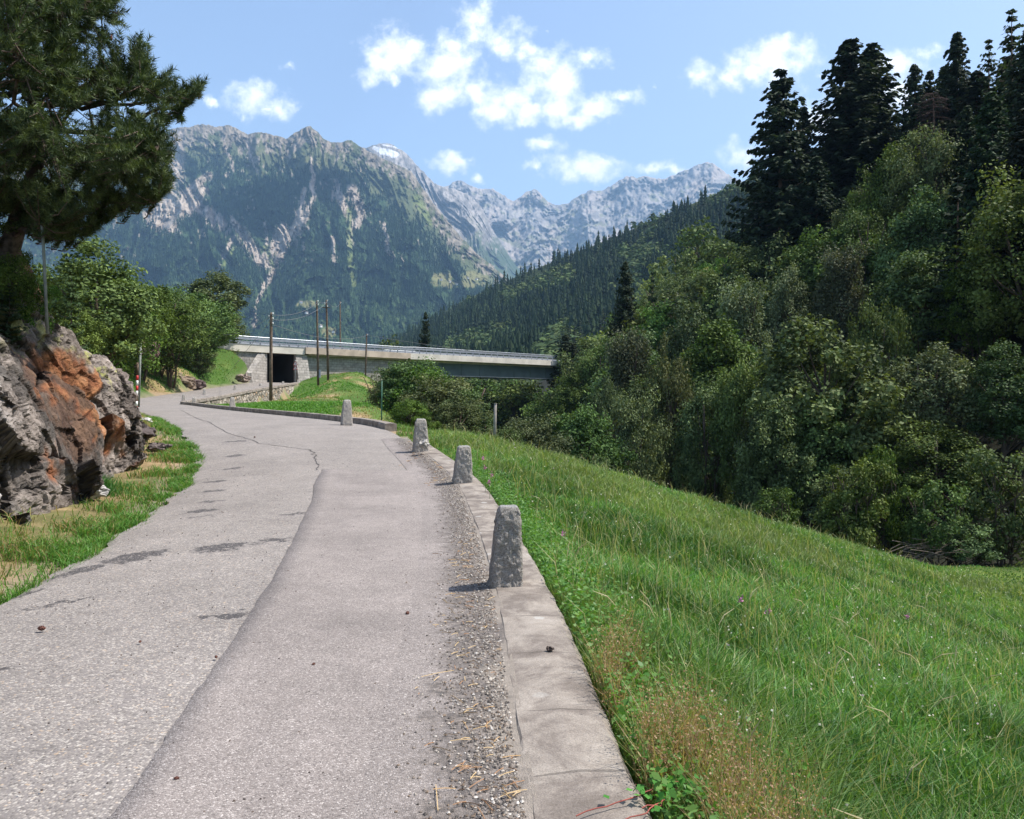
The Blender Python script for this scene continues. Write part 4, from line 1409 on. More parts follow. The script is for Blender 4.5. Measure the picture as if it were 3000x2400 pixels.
G1 = "trees of the wood across the meadow"
HEROES = [
    # skyline conifers
    ('spruce0',1643,150,110,210,"dark ragged spruce, leftmost of the tall skyline conifers on the right"),
    ('spruce1',1692,225,113,110,"lower dark spruce tucked behind the leftmost skyline conifer"),
    ('spruce2',1790,86,114,230,"tallest dark spruce between two white clouds on the skyline"),
    ('spruce0',1838,94,116,190,"dark spruce with its tip right beside the tallest skyline spruce"),
    ('spruce1',1926,135,106,110,"narrow dark spruce right of the cloud gap, above the dead brown tree"),
    ('spruce2',1958,150,108,90,"small dark spruce tip among the right skyline conifers"),
    ('spruce0',1990,140,109,110,"dark spruce just left of the pointed spruce at upper right"),
    ('spruce1',2016,68,103,120,"pointed dark spruce standing highest left of the pale larch"),
    ('spruce2',2056,150,97,150,"broad dark spruce between the pointed spruce and the larch"),
    ('spruce0',2118,120,90,150,"dark spruce right of the pale larch near the corner"),
    ('spruce1',2010,255,92,150,"shaded spruce below the skyline group, crown in deep shadow"),
    ('spruce2',2085,290,84,150,"shaded dark spruce lower right of the skyline group"),
    ('spruce0',2150,330,76,150,"dark spruce at the right edge above the track wood"),
    ('spruce1',1720,330,104,150,"dark spruce filling the gap between the two tall skyline spruces"),
    ('spruce1',1948,215,103,130,"dark spruce at the foot of the skyline group right of the cloud gap"),
    ('spruce0',2040,360,82,150,"deeply shaded spruce in the dark hollow of the upper right slope"),
    ('spruce2',2120,450,70,150,"lowest of the dark spruces near the right edge"),
    ('spruce1',2148,225,80,150,"dark spruce at the right edge below the corner birch"),
    ('larch0',2082,84,95,110,"feathery pale green larch near the upper right corner"),
    ('larch0',2130,20,82,150,"tall feathery grey green conifer filling the upper right corner"),
    ('spruce1',1316,550,132,80,"dark narrow spruce standing alone among the pale birches"),
    ('young0',1374,570,128,60,"lighter green young spruce right of the lone dark spruce"),
    ('spruce2',1190,705,141,90,"dark spruce hiding the right end of the bridge"),
    ('spruce2',2165,60,76,150,"dark spruce cut by the right edge below the upper corner"),
    ('spruce1',1206,722,136,80,"second dark spruce beside the one hiding the bridge end"),
    ('ash1',1240,716,122,120,"rounded leafy tree covering the far end of the bridge"),
    ('olive0',1285,700,116,130,"dull broad tree between the bridge end and the hazy birch"),
    ('shrub1',2035,1095,36,130,"low leafy shrub at the track between the brushwood and the tall edge shrub"),
    # slope crowns
    ('olive0',1952,246,88,150,"olive crown high on the slope below the dead brown tree"),
    ('ash0',1876,290,92,130,"rounded olive green tree below the gap in the skyline"),
    ('ash1',1942,402,72,170,"broad grey green crown in the middle of the upper slope"),
    ('olive1',1792,418,84,130,"yellow tinged tree left of the broad upper crown"),
    ('birch1',1772,491,76,130,"silvery leaved tree in front of the dark spruces"),
    ('ash2',1937,508,63,190,"large silvery green tree with glittering leaves on the right slope"),
    ('hazel0',2062,518,58,150,"bright green bushy tree beside the large silvery tree"),
    ('birch0',1662,541,80,100,"small pale tree at the foot of the leftmost skyline spruce"),
    ('birch1',1561,560,78,140,"drooping pale birch left of centre on the wooded slope"),
    ('birch0',1446,610,78,130,"slender weeping birch with grey green foliage"),
    ('birch1',1330,660,80,130,"hazy pale birch near the bridge end"),
    ('ash0',1726,652,50,280,"big bright ash tree dominating the middle of the wood"),
    ('hazel1',1850,610,54,130,"green crown between the big ash and the silvery tree"),
    ('olive0',1978,704,49,200,"dense dull green tree right of the big ash"),
    ('ash1',2115,722,46,170,"leafy tree at the right edge above the track"),
    ('olive1',1336,798,61,130,"round greyish bush tree left of the dark hollow"),
    ('olive0',1281,776,66,90,"small bush tree behind the round greyish one"),
    ('gold0',1414,704,66,110,"rusty olive tree in the left half of the wood"),
    ('olive1',1488,778,57,150,"dull olive tree between the rusty tree and the big ash"),
    ('ash2',1560,740,54,120,"brownish green tree leaning beside the big ash"),
    ('ash0',1625,830,47,150,"shaded leafy tree in the dark middle of the wood"),
    ('olive0',1955,872,45,210,"broad bush in shade above the shrubs at the track"),
    ('ash2',1230,840,52,170,"rounded bush tree behind the weathered wooden post"),
    ('olive1',1120,855,46,150,"green bush beside the weathered wooden post"),
    ('shrub0',1795,958,37.5,150,"bright leafed shrub left of the two shrubs by the track"),
    ('shrub1',1850,930,38.5,110,"upright leafy shrub beside the bright leafed one"),
    ('shrub0',2115,935,37.5,170,"tall shrub at the right edge behind the grass track"),
    ('shrub1',1978,1005,36.5,140,"low twiggy shrub over the dead sticks at the track"),
    ('shrub0',1640,1020,37,110,"low shaded shrub just behind the meadow crest"),
    ('shrub1',1260,950,40,70,"small shrub poking above the meadow crest"),
    # far bright ridge
    ('far_leaf0',1478,459,190,140,"bright green round tree on the ridge left of the skyline spruces"),
    ('far_leaf1',1424,500,175,130,"broad green tree below the bright ridge tree"),
    ('far_leaf0',1530,500,165,140,"leafy tree on the ridge at the foot of the first spruce"),
    ('far_leaf1',1380,560,165,110,"green tree rising behind the lone dark spruce"),
    # bushes right of the mound
    ('olive0',842,770,66,130,"dense olive bush standing against the bridge wall"),
    ('ash2',868,744,58,150,"taller airy bush with a bare stem in front of the bridge girder"),
    ('olive1',925,776,52,175,"rounded olive bush right of the airy one"),
    ('hazel1',905,762,56,150,"fresh green bush between the airy bush and the bridge girder"),
    ('olive1',838,756,62,120,"grey green bush close to the bridge wall end"),
    ('ash1',985,822,50,120,"leafy bush low under the dark bridge girder"),
    ('hazel0',862,835,46,110,"low green bush at the right foot of the mound"),
    ('olive0',965,822,46,160,"wide dull bush at the edge of the drop"),
    ('young0',1022,850,42,60,"small feathery conifer left of the weathered wooden post"),
    ('ash1',895,876,38,120,"low leafy bush right behind the near meadow crest"),
    ('ash2',1075,890,44,80,"small leafy bush right of the weathered wooden post"),
    # beyond the bridge
    ('spruce2',896,658,172,50,"single dark spruce rising behind the bridge railing"),
    ('far_leaf0',825,702,165,70,"round leafy tree behind the bridge left of the single spruce"),
    # left bank
    ('young0',150,560,24,90,"feathery dark evergreen just behind the rock under the pine"),
    ('ash1',205,505,34,230,"tall leafy tree behind the rock outcrop, leftmost of the bank trees"),
    ('hazel0',285,572,70,210,"broad bright green tree on the left bank behind the snow pole"),
    ('hazel1',350,596,75,170,"bushy green tree in the middle of the left bank"),
    ('olive1',345,594,88,80,"small dull crown showing above the left bank trees"),
    ('hazel0',400,606,86,180,"rounded tree on the ledge above the bend"),
    ('ash0',448,566,97,150,"tallest fresh green tree of the group left of the underpass"),
    ('hazel1',424,640,92,150,"bushy tree overhanging the bank left of the underpass"),
    ('olive0',468,650,100,90,"brownish green bush right at the edge above the underpass road"),
    ('shrub1',418,735,84,90,"low bush at the foot of the ledge trees"),
    ('ash2',130,560,40,150,"shaded tree behind the grey pole by the pine"),
    ('hazel1',228,560,52,200,"wide leafy tree in the left bank row, second from the outcrop"),
    ('ash0',160,640,28,120,"leafy tree low behind the top edge of the outcrop"),
    ('hazel0',446,690,99,90,"olive bush lowest at the right end of the group by the underpass"),
    ('young0',20,640,11.6,110,"small dark evergreen shrub on top of the outcrop under the pine"),
    ('shrub1',62,600,12.2,90,"leafy shrub growing on the outcrop beside the thin metal pole"),
    ('shrub0',-25,560,12.4,150,"dark shrub at the pine's foot, cut by the left edge"),
    ('hazel0',18,508,11.9,120,"green leafy shrub covering the foot of the pine trunk"),
    ('shrub0',170,745,30,80,"shaded leafy bush right behind the outcrop"),
]
for hdef in HEROES:
    kind, u, vt, Y, wpx, lb = hdef
    hero(kind, u, vt, Y, wpx, lb, G1 if u > 1200 and Y > 36 else None)
# dead tree
dt = MB()
g_ = np.random.default_rng(5)
tp = ray(1965, 196, 100)
dz = gz(tp[0], 100)
hh = tp[2] - dz
dt.tube([(0, 0, -.3), (.1, 0, hh * .6), (0, 0, hh)], [.25, .16, .02], 7)
for k in range(130):
    z = g_.uniform(.45, 1) * hh
    az = g_.uniform(0, 6.28)
    ln = 4.2 * (1.12 - z / hh) + 1.2
    e = np.array([math.cos(az) * ln, math.sin(az) * ln, z - ln * .35])
    dt.tube([(0, 0, z), e * .5 + np.array([0, 0, z]) * .5 + (0, 0, .15), e], [.05, .04, .012], 4, cap=False)
    for _ in range(9):
        s = g_.uniform(.3, 1)
        a = np.array([0, 0, z]) * (1 - s) + e * s
        dt.tube([a, a + g_.normal(size=3) * (.45, .45, .3) + (0, 0, -.25)], [.022, .008], 3, cap=False)
o = dt.build("dead_tree", M_DEAD)
o.location = (tp[0], 100, dz)
tag(o, "bare dead brown conifer on the upper slope among the dark spruces", "dead tree")

# filler wood on the right slope
cnt = 0
FILL = "dark crowded trees filling the wood between the larger ones"
for tries in range(5000):
    Y = random.uniform(40, 235)
    xs = 20 - .155 * (Y - 36)
    X = xs + random.uniform(-2, 115)
    u = CX + X / Y * F
    if u < 1010 or u > 2500: continue
    z = gz(X, Y)
    con = Y > 56 and u > 1960 and random.random() < .8 or (Y > 105 and u > 1600 and random.random() < .7)
    h = random.uniform(15, 24) if con else random.uniform(6.5, 12) * (1 + Y / 300)
    if Y < 47: h = random.uniform(3.5, 6)
    vt = CY - (z + h - CAMZ) / Y * F
    lim = np.interp(u, [1000,1150,1240,1300,1400,1480,1560,1640,1720,1800,1880,2000,2156,2500], [900,790,730,640,570,530,520,340,320,290,300,210,150,60])
    if vt < lim + 12: continue
    ok = random.random() < (.45 if Y < 80 and u < 1960 else 1.0)
    if not ok: continue
    kd = random.choice(['spruce0','spruce1','far_spruce0']) if con else (random.choice(['ash0','ash1','ash2','olive0','olive1','birch0','birch1','hazel0']) if Y < 90 else random.choice(['far_leaf0','far_leaf1','ash1','olive1']))
    if con: plant(kd, X, Y, h, random.uniform(.85, 1.15), "dark spruce crowded among the other trees of the right wood", "spruces filling the right wood", z)
    else: plant(kd, X, Y, h, random.uniform(.8, 1.15), "broadleaf tree crowded among the others in the dark right wood", "broadleaf trees filling the right wood", z, .08)
    cnt += 1
    if cnt >= 225: break
# valley trees below and beyond the bridge
for tries in range(2500):
    Y = random.uniform(150, 330)
    u = random.uniform(560, 1330)
    X = (u - CX) / F * Y
    z = gz(X, Y)
    con = random.random() < .35
    h = random.uniform(11, 20)
    vt = CY - (z + h - CAMZ) / Y * F
    if vt < np.interp(u, [560, 760, 900, 1160, 1200, 1330], [800, 800, 785, 790, 740, 690]): continue
    kd = random.choice(['far_spruce0', 'far_spruce1']) if con else random.choice(['far_leaf0', 'far_leaf1'])
    plant(kd, X, Y, h, random.uniform(.9, 1.25), "small distant spruce in the valley seen under the bridge" if con else "small distant broadleaf tree in the valley seen under the bridge",
          "distant spruces under the bridge" if con else "distant broadleaf trees under the bridge", z)
    cnt += 1
    if cnt >= 345: break

# ------------------------------------------------------------------ the big pine on the rock
def pine():
    g_ = np.random.default_rng(11)
    root_p = ray(28, 520, 12.6)
    zb = gz(root_p[0], root_p[1])
    bz = np.array([root_p[0] - .25, root_p[1], min(zb, root_p[2]) - .4])
    root = empty("pine_tree", tuple(bz), "large dark green pine leaning out over the rock outcrop at upper left", "pine tree")
    tl = [bz, ray(28, 500, 12.6), ray(48, 430, 12.55), ray(75, 350, 12.5), ray(70, 200, 12.4), ray(40, 20, 12.3), ray(10, -200, 12.2), ray(-10, -420, 12.2)]
    tl = dense(np.array(tl), 40)
    tr = MB().tube(tl - bz, np.interp(np.linspace(0, 1, 40), [0, .12, .4, 1], [.18, .15, .12, .03]), 12)
    tr.build("trunk", M_PBARK, root)
    poly = np.array([(-420,-430),(150,-430),(215,-200),(238,-60),(250,0),(256,62),(240,120),(262,150),(270,92),(285,72),(300,92),(318,150),(332,190),(345,150),(362,150),(368,190),(400,185),(424,176),(420,205),(395,225),(372,240),
                     (395,250),(372,268),(362,290),(368,330),(352,360),(355,395),(330,420),(300,450),(265,455),(225,455),(205,490),(150,515),(100,505),(60,480),(20,440),(-60,430),(-250,380),(-420,300)], float)

    def inside(P_):
        x, y = P_[:, 0], P_[:, 1]
        r = np.zeros(len(x), bool)
        j = len(poly) - 1
        for i in range(len(poly)):
            xi, yi, xj, yj = *poly[i], *poly[j]
            with np.errstate(divide='ignore', invalid='ignore'):
                r ^= ((yi > y) != (yj > y)) & (x < (xj - xi) * (y - yi) / (yj - yi) + xi)
            j = i
        return r

    def edge_d(P_):
        a = poly
        b = np.roll(poly, -1, 0)
        ab = b - a
        t = np.clip(((P_[:, None] - a) * ab).sum(2) / (ab ** 2).sum(1), 0, 1)
        return np.linalg.norm(P_[:, None] - (a + ab * t[..., None]), axis=2).min(1)

    S = g_.uniform((-420, -430), (424, 515), (16000, 2))
    vis = (S[:, 0] > -30) & (S[:, 1] > -40)
    S = S[inside(S) & (vis | (g_.uniform(size=16000) < .35))]
    ed = edge_d(S)
    nz = fbm(S[:, 0] / 75, S[:, 1] / 75, 0, 121, 3)
    keep = (nz > -.55) | (ed < 20)
    S, ed = S[keep][:3300], ed[keep][:3300]
    dep = np.sqrt(np.clip(ed, 3, 170) / 170) * 2.1
    Y = 12.3 + dep * g_.uniform(-1, 1, len(S)) - .25 * dep
    tip = np.stack([(S[:, 0] - CX) / F * Y, Y, CAMZ + (CY - S[:, 1]) / F * Y], 1)
    # limbs
    lm = MB()
    limb_pts = [tl[6:]]
    order = g_.permutation(len(tip))[:70]
    for k in order:
        e = tip[k]
        lo = [i for i in range(8, 39) if tl[i, 2] < e[2] + .6]
        i = max(8, (max(lo) if lo else 8) - int(g_.integers(0, 5)))
        a = tl[i]
        d = e - a
        ln = np.linalg.norm(d)
        t = np.linspace(0, 1, 9)[:, None]
        pts = a + d * t + np.array([0, 0, -.10 * ln]) * np.sin(t * math.pi)
        pts[1:-1] += g_.normal(size=(7, 3)) * .05
        lm.tube(pts - bz, np.linspace(.05, .012, 9), 6, cap=False)
        limb_pts.append(pts)
    LP = np.concatenate(limb_pts)
    C0, A0 = [], []
    for e in tip:
        dd = np.linalg.norm(LP - e, axis=1)
        a = LP[dd.argmin()]
        d = e - a
        ln = np.linalg.norm(d)
        if ln > .9: a = e - d / ln * .9
        if ln < .25: a = e + np.array([-.2, g_.normal() * .1, -.15])
        d = e - a
        mid = (a + e) / 2 + np.array([0, 0, -.08])
        if g_.random() < .5: lm.tube(np.array([a, mid, e]) - bz, [.011, .008, .004], 4, cap=False)
        up = e + np.array([g_.normal() * .04 + .03, g_.normal() * .04, .07])
        s = np.linspace(.45, 1.0, 5)[:, None]
        pts = (1 - s) ** 2 * a + 2 * s * (1 - s) * mid + s ** 2 * up
        ax = np.gradient(pts, axis=0)
        C0.append(pts)
        A0.append(ax)
    lm.build("branches", M_PBARK, root)
    C, A = np.concatenate(C0), np.concatenate(A0)
    A /= np.linalg.norm(A, axis=1, keepdims=True) + 1e-9
    n, K = len(C), 26
    rv = g_.normal(size=(n, K, 3))
    rv -= (rv * A[:, None]).sum(2, keepdims=True) * A[:, None]
    rv /= np.linalg.norm(rv, axis=2, keepdims=True)
    D = A[:, None] * g_.uniform(.25, 1.1, (n, K, 1)) + rv
    D /= np.linalg.norm(D, axis=2, keepdims=True)
    B_ = (C[:, None] + A[:, None] * g_.uniform(-.05, .05, (n, K, 1))).reshape(-1, 3)
    D = D.reshape(-1, 3)
    L = g_.uniform(.07, .125, (len(D), 1))
    sd = np.cross(D, g_.normal(size=D.shape))
    sd /= np.linalg.norm(sd, axis=1, keepdims=True)
    V = np.stack([B_ - sd * .0055, B_ + sd * .0055, B_ + D * L + (0, 0, .006)], 1).reshape(-1, 3) - bz
    T = np.repeat(np.clip(g_.uniform(0, 1, n)[:, None] ** 1.6 * .85 + g_.uniform(0, .2, (n, K)), 0, 1).ravel(), 3)
    MB().add(V, np.arange(len(V)).reshape(-1, 3), col=np.stack([T, T, T], 1)).build("crown", M_PINE, root)
    cn = MB()
    for k in g_.choice(len(tip), 26, replace=False):
        cn.tube(np.array([tip[k], tip[k] + (0, 0, .04), tip[k] + (.01, 0, .09)]) - bz, [.018, .026, .008], 6)
    cn.build("cones", mat_plain("pine_cones", (.16, .06, .04), .8), root)


pine()

# ------------------------------------------------------------------ grass, weeds, small things
M_GRASS = mat_tint("grass_blades", rough=.5, spec=.3, trans=.35)


def blades(b, X, Y, Z, H, W, lean, col, curl=.6):
    n = len(X)
    az = rng.uniform(0, 2 * math.pi, n)
    fa = rng.uniform(0, 2 * math.pi, n)
    d = np.stack([np.cos(az), np.sin(az), 0 * az], 1)
    s = np.stack([np.cos(fa), np.sin(fa), 0 * fa], 1) * (W / 2)[:, None]
    B_ = np.stack([X, Y, Z], 1)
    m1 = B_ + d * (H * lean * .25)[:, None] + np.stack([0*H, 0*H, H * .55], 1)
    m2 = B_ + d * (H * lean * (.25 + curl))[:, None] + np.stack([0*H, 0*H, H * (1 - .25 * lean)], 1)
    V = np.stack([B_ - s, B_ + s, m1 + s * .85, m1 - s * .85, m2], 1).reshape(-1, 3)
    i = np.arange(n)[:, None] * 5
    c5 = np.repeat(col, 5, axis=0)
    b.add(V, i + np.array([[0, 1, 2, 3]]), i + np.array([[3, 2, 4]]), col=c5)


def pal(n, *cols_, w=None):
    c = np.array(cols_)[rng.choice(len(cols_), n, p=w)]
    return c * rng.uniform(.75, 1.25, (n, 1))


mb = MB()
N = 270000
Y = np.exp(rng.uniform(math.log(1.6), math.log(38), N))
lo = np.where(Y < 19.5, right_edge(Y) + .47, -3.3 + (Y - 19.5) * .12)
X = lo + rng.uniform(0, 1, N) ** 1.0 * (np.maximum(.74 * Y + 2.2, 3) - lo)
Z = ground_z(X, Y)
nz = fbm(X / .9, Y / .9, 0, 131, 4)
nz2 = fbm(X / 3.5, Y / 3.5, 0, 132, 3)
H = (.23 + .10 * nz + .06 * nz2) * rng.uniform(.6, 1.35, N) * np.where((X > 16.5) & (Y > 29), .35, 1)
H *= .45 + .55 * sstep(0, .8, X - lo)
c = pal(N, (.074, .180, .034), (.10, .215, .042), (.155, .25, .06), (.066, .165, .054), (.27, .29, .115), w=[.28, .3, .22, .12, .08])
yel = sstep(.0, .8, nz2 * .8 + .25 * nz + .55 * sstep(7, 22, Y) - .12)
c = c * (.80 + .52 * sstep(-.5, .5, fbm(X / 1.7, Y / 1.7, 0, 133, 3)))[:, None]
c = c * (1 - yel[:, None] * .5) + np.array([.25, .28, .095]) * yel[:, None] * .5
blades(mb, X, Y, Z, H, (.0045 + .00085 * Y) * rng.choice([.8, 1.0, 1.7], N, p=[.4, .4, .2]), rng.uniform(.2, 1.1, N), c)
# dry seed stalks
N = 5000
Y = np.exp(rng.uniform(math.log(2.2), math.log(36), N))
lo = np.where(Y < 19.5, right_edge(Y) + .55, -2.6 + (Y - 19.5) * .12)
X = lo + rng.uniform(0, 1, N) * (np.maximum(.74 * Y + 2, 3) - lo)
Z = ground_z(X, Y)
H = rng.uniform(.34, .66, N) * (.7 + .3 * sstep(3, 7, Y)) * np.where((X > 16) & (Y > 29), .4, 1)
c = pal(N, (.46, .40, .22), (.40, .36, .18), (.30, .32, .14))
blades(mb, X, Y, Z, H, .002 + .0005 * Y, rng.uniform(.1, .6, N), c, .9)
# clover heads
N = 1300
cy_ = np.exp(rng.uniform(math.log(2.4), math.log(32), N))
cl0 = np.where(cy_ < 19.5, right_edge(cy_) + .9, -2.2 + (cy_ - 19.5) * .12)
cx_ = cl0 + rng.uniform(0, 1, N) * (np.maximum(.74 * cy_ + 2, 3) - cl0)
kc = fbm(cx_ / 1.3, cy_ / 1.3, 0, 136, 3) > -.1
cx_, cy_ = cx_[kc], cy_[kc]
fb2 = MB()
leaves(fb2, np.stack([cx_, cy_, ground_z(cx_, cy_) + rng.uniform(.16, .36, len(cx_))], 1), rng.normal(size=(len(cx_), 3)) * .5 + (0, -.5, .8), .010 + .0012 * cy_, .010 + .0012 * cy_, np.zeros(len(cx_)))
mb.add(fb2.v[0], fb2.f[0], col=np.repeat(pal(len(cx_), (.62, .60, .50), (.55, .52, .40), (.60, .45, .48), w=[.5, .4, .1]), 4, axis=0))
# ears of the tallest stalks
k = rng.choice(N, 800, replace=False)
for j in k[:150]:
    if Y[j] > 14: continue
    a = np.array([X[j], Y[j], Z[j] + H[j] * .75])
    dv = np.array([rng.normal() * .5, rng.normal() * .3, .8])
    dv /= np.linalg.norm(dv)
    mb.tube([a, a + dv * .08, a + dv * .17 + (dv[0] * .05, 0, -.03)], [.002, .0042, .0015], 4, col=(.50, .44, .27), cap=False)
tag(mb.build("grass", M_GRASS, smooth=False), "long green meadow grass with dry seed stalks on the slope right of the kerb", "grass", kind="stuff")

# rusty sorrel and green weeds along the outside of the kerb
mb = MB()
N = 11000
Y = rng.uniform(1.3, 6.2, N)
off = np.abs(rng.normal(size=N)) * .30 + .02
X = right_edge(Y) + .47 + off
Z = ground_z(X, Y)
rust = (fbm(X / .45, Y / .8, 0, 141, 3) + .35 * np.exp(-((off - .45) / .22) ** 2)) - .6 * sstep(4.0, 4.9, Y) > .50
H = np.where(rust, rng.uniform(.2, .5, N), rng.uniform(.08, .25, N))
c = np.where(rust[:, None], pal(N, (.36, .23, .13), (.42, .31, .18), (.28, .29, .11), (.17, .26, .06)), pal(N, (.12, .23, .045), (.19, .28, .07), (.27, .29, .10)))
blades(mb, X, Y, Z, H, rng.uniform(.003, .006, N), rng.uniform(.1, .6, N), c)
rs = np.nonzero(rust)[0]
rs = np.repeat(rs, 5)
hs_ = rng.uniform(.45, 1.05, len(rs))
sc_ = np.stack([X[rs] + rng.normal(size=len(rs)) * .03, Y[rs] + rng.normal(size=len(rs)) * .03, Z[rs] + H[rs] * hs_ * .9], 1)
sb_ = MB()
leaves(sb_, sc_, rng.normal(size=(len(rs), 3)), rng.uniform(.006, .014, len(rs)), rng.uniform(.005, .01, len(rs)), rng.uniform(0, 1, len(rs)))
mb.add(sb_.v[0], sb_.f[0], col=np.array([.30, .15, .08]) * (1 - sb_.c[0][:, :1]) + np.array([.48, .33, .20]) * sb_.c[0][:, :1])
N = 15000
Y = 1.4 + rng.uniform(0, 1, N) ** 1.7 * 15
X = right_edge(Y) + .48 + np.abs(rng.normal(size=N)) * .24
Z = ground_z(X, Y) + rng.uniform(.05, .28, N)
C = np.stack([X, Y, Z], 1)
L = rng.uniform(.018, .05, N)
n0 = mb.n
lb_ = MB()
leaves(lb_, C, rng.normal(size=(N, 3)) * .5 + np.array([0, 0, 1]), L, L * .6, rng.uniform(0, 1, N))
Vv, Ff, Cc = lb_.v[0], lb_.f[0], lb_.c[0]
gcol = np.array([.07, .19, .03]) * (1 - Cc[:, :1]) + np.array([.15, .28, .06]) * Cc[:, :1]
mb.add(Vv, Ff, col=gcol)
tag(mb.build("weeds", M_GRASS, smooth=False), "rusty sorrel and bright green weeds growing along the outside of the kerb", "weeds", kind="stuff")

# left verge
mb = MB()
N = 60000
Y = np.exp(rng.uniform(math.log(3.0), math.log(30), N))
dv = np.abs(rng.normal(size=N)) * .55 * np.where(Y < 8, 1.15, 1)
X = left_edge(Y) - dv + .06 + .08 * fbm(Y * 1.2, 0, 0, 151, 3)
Z = ground_z(X, Y)
k = fbm(X / .7, Y / .7, 0, 152, 3)
keep = (k > -.1 + .35 * dv) | (rng.uniform(size=N) < .10)
X, Y, Z, dv, k = X[keep], Y[keep], Z[keep], dv[keep], k[keep]
N = len(X)
H = rng.uniform(.05, .17, N) * (1 + .6 * np.clip(k, 0, 1))
c = pal(N, (.075, .19, .03), (.11, .25, .04), (.15, .28, .055), (.26, .24, .10), w=[.35, .35, .2, .1])
c = np.where((rng.uniform(size=N) < np.clip(dv * .5 - .1, 0, .75))[:, None], pal(N, (.38, .28, .14), (.3, .25, .1)), c)
blades(mb, X, Y, Z, H, .004 + .0007 * Y, rng.uniform(.4, 1.3, N), c)
N = 6000
Y = rng.uniform(8.5, 12.5, N)
tf = ray(205, 1000, 11.9)
X, Y = tf[0] + rng.normal(size=N) * .17, tf[1] + rng.normal(size=N) * .15
N2 = 700
blades(mb, X[:N2], Y[:N2], ground_z(X[:N2], Y[:N2]), rng.uniform(.15, .42, N2), np.full(N2, .009), rng.uniform(.3, 1.2, N2), pal(N2, (.05, .16, .035), (.08, .2, .04)))
# gap between the kerbs
N = 9000
X, Y = rng.uniform(-5.0, -1.4, N), rng.uniform(19.3, 27, N)
dd, _ = road_info(X, Y)
k = (dd > .05) & (fbm(X / .8, Y / .8, 0, 155, 3) + .25 * dd > .05)
X, Y = X[k], Y[k]
N = len(X)
blades(mb, X, Y, ground_z(X, Y), rng.uniform(.08, .26, N), np.full(N, .022), rng.uniform(.3, 1.1, N), pal(N, (.09, .2, .035), (.13, .25, .05), (.2, .22, .08)))
tag(mb.build("grass", M_GRASS, smooth=False), "short green and dry verge grass between the road and the rock", "grass", kind="stuff")

# mound and bank grass
mb = MB()
N = 130000
Y = np.exp(rng.uniform(math.log(26), math.log(112), N))
u = rng.uniform(230, 830, N)
X = (u - CX) / F * Y
dd, _ = road_info(X, Y)
a_ = (X - B0[0]) * BN[0] + (Y - B0[1]) * BN[1]
k = (dd > .5) & (a_ < -.5)
X, Y = X[k], Y[k]
N = len(X)
nn = fbm(X / 4, Y / 4, 0, 161, 4)
k = (nn < .33) | (rng.uniform(size=N) < .3)
X, Y, nn = X[k], Y[k], nn[k]
N = len(X)
c = pal(N, (.09, .22, .03), (.12, .27, .04), (.16, .29, .06), w=[.4, .4, .2])
t = sstep(.1, .45, nn)[:, None]
c = c * (1 - t) + pal(N, (.34, .27, .13), (.26, .26, .10)) * t
blades(mb, X, Y, ground_z(X, Y), rng.uniform(.06, .2, N), .008 + .0009 * Y, rng.uniform(.4, 1.2, N), c)
tag(mb.build("grass", M_GRASS, smooth=False), "bright mown grass on the mound and banks by the bridge", "grass", kind="stuff")

# grit and straw on the road edge
M_PEB = mat_tint("pebbles", rough=.9, spec=.2)
mb = MB()
OCT = np.array([(1,0,0),(0,1,0),(-1,0,0),(0,-1,0),(0,0,1),(0,0,-1)], float)
OF = np.array([(0,1,4),(1,2,4),(2,3,4),(3,0,4),(1,0,5),(2,1,5),(3,2,5),(0,3,5)])


def pebbles(mb, X, Y, Z, r, col):
    n = len(X)
    sc = rng.uniform(.6, 1.4, (n, 6, 3)) * r[:, None, None] * np.array([1, 1, .7])
    a = rng.uniform(0, 6.28, n)
    ca, sa = np.cos(a)[:, None], np.sin(a)[:, None]
    V = OCT[None] * sc
    V = np.stack([V[..., 0]*ca - V[..., 1]*sa, V[..., 0]*sa + V[..., 1]*ca, V[..., 2]], -1) + np.stack([X, Y, Z], 1)[:, None]
    mb.add(V.reshape(-1, 3), (np.arange(n)[:, None, None] * 6 + OF[None]).reshape(-1, 3), col=np.repeat(col, 6, axis=0))


N = 8500
Y = np.exp(rng.uniform(math.log(2.2), math.log(20), N))
X = right_edge(Y) - np.abs(rng.normal(size=N)) * .16 + .01
Z = np.array([road_z(min(x, right_edge(y)), y) for x, y in zip(X, Y)]) + .019 + .061 * np.clip((X - right_edge(Y) + .66) / .72, 0, 1) ** 2
pebbles(mb, X, Y, Z, rng.uniform(.0025, .008, N) * (1 + .04 * Y), pal(N, (.24, .20, .165), (.40, .355, .30), (.10, .088, .078), (.20, .15, .11), (.52, .48, .43), w=[.28, .2, .27, .17, .08]))
N = 900
Y = np.exp(rng.uniform(math.log(2.4), math.log(16), N))
t = rng.uniform(0, 1, N)
X = left_edge(Y) * (1 - t) + right_edge(Y) * t
Z = np.array([road_z(x, y) for x, y in zip(X, Y)]) + .014
pebbles(mb, X, Y, Z, rng.uniform(.002, .006, N) * (1 + .05 * Y), pal(N, (.06, .05, .045), (.12, .09, .07), (.3, .27, .24)))
tag(mb.build("gravel", M_PEB, smooth=False), "loose grit and pebbles scattered along the kerb and over the road", "gravel", kind="stuff")
mb = MB()
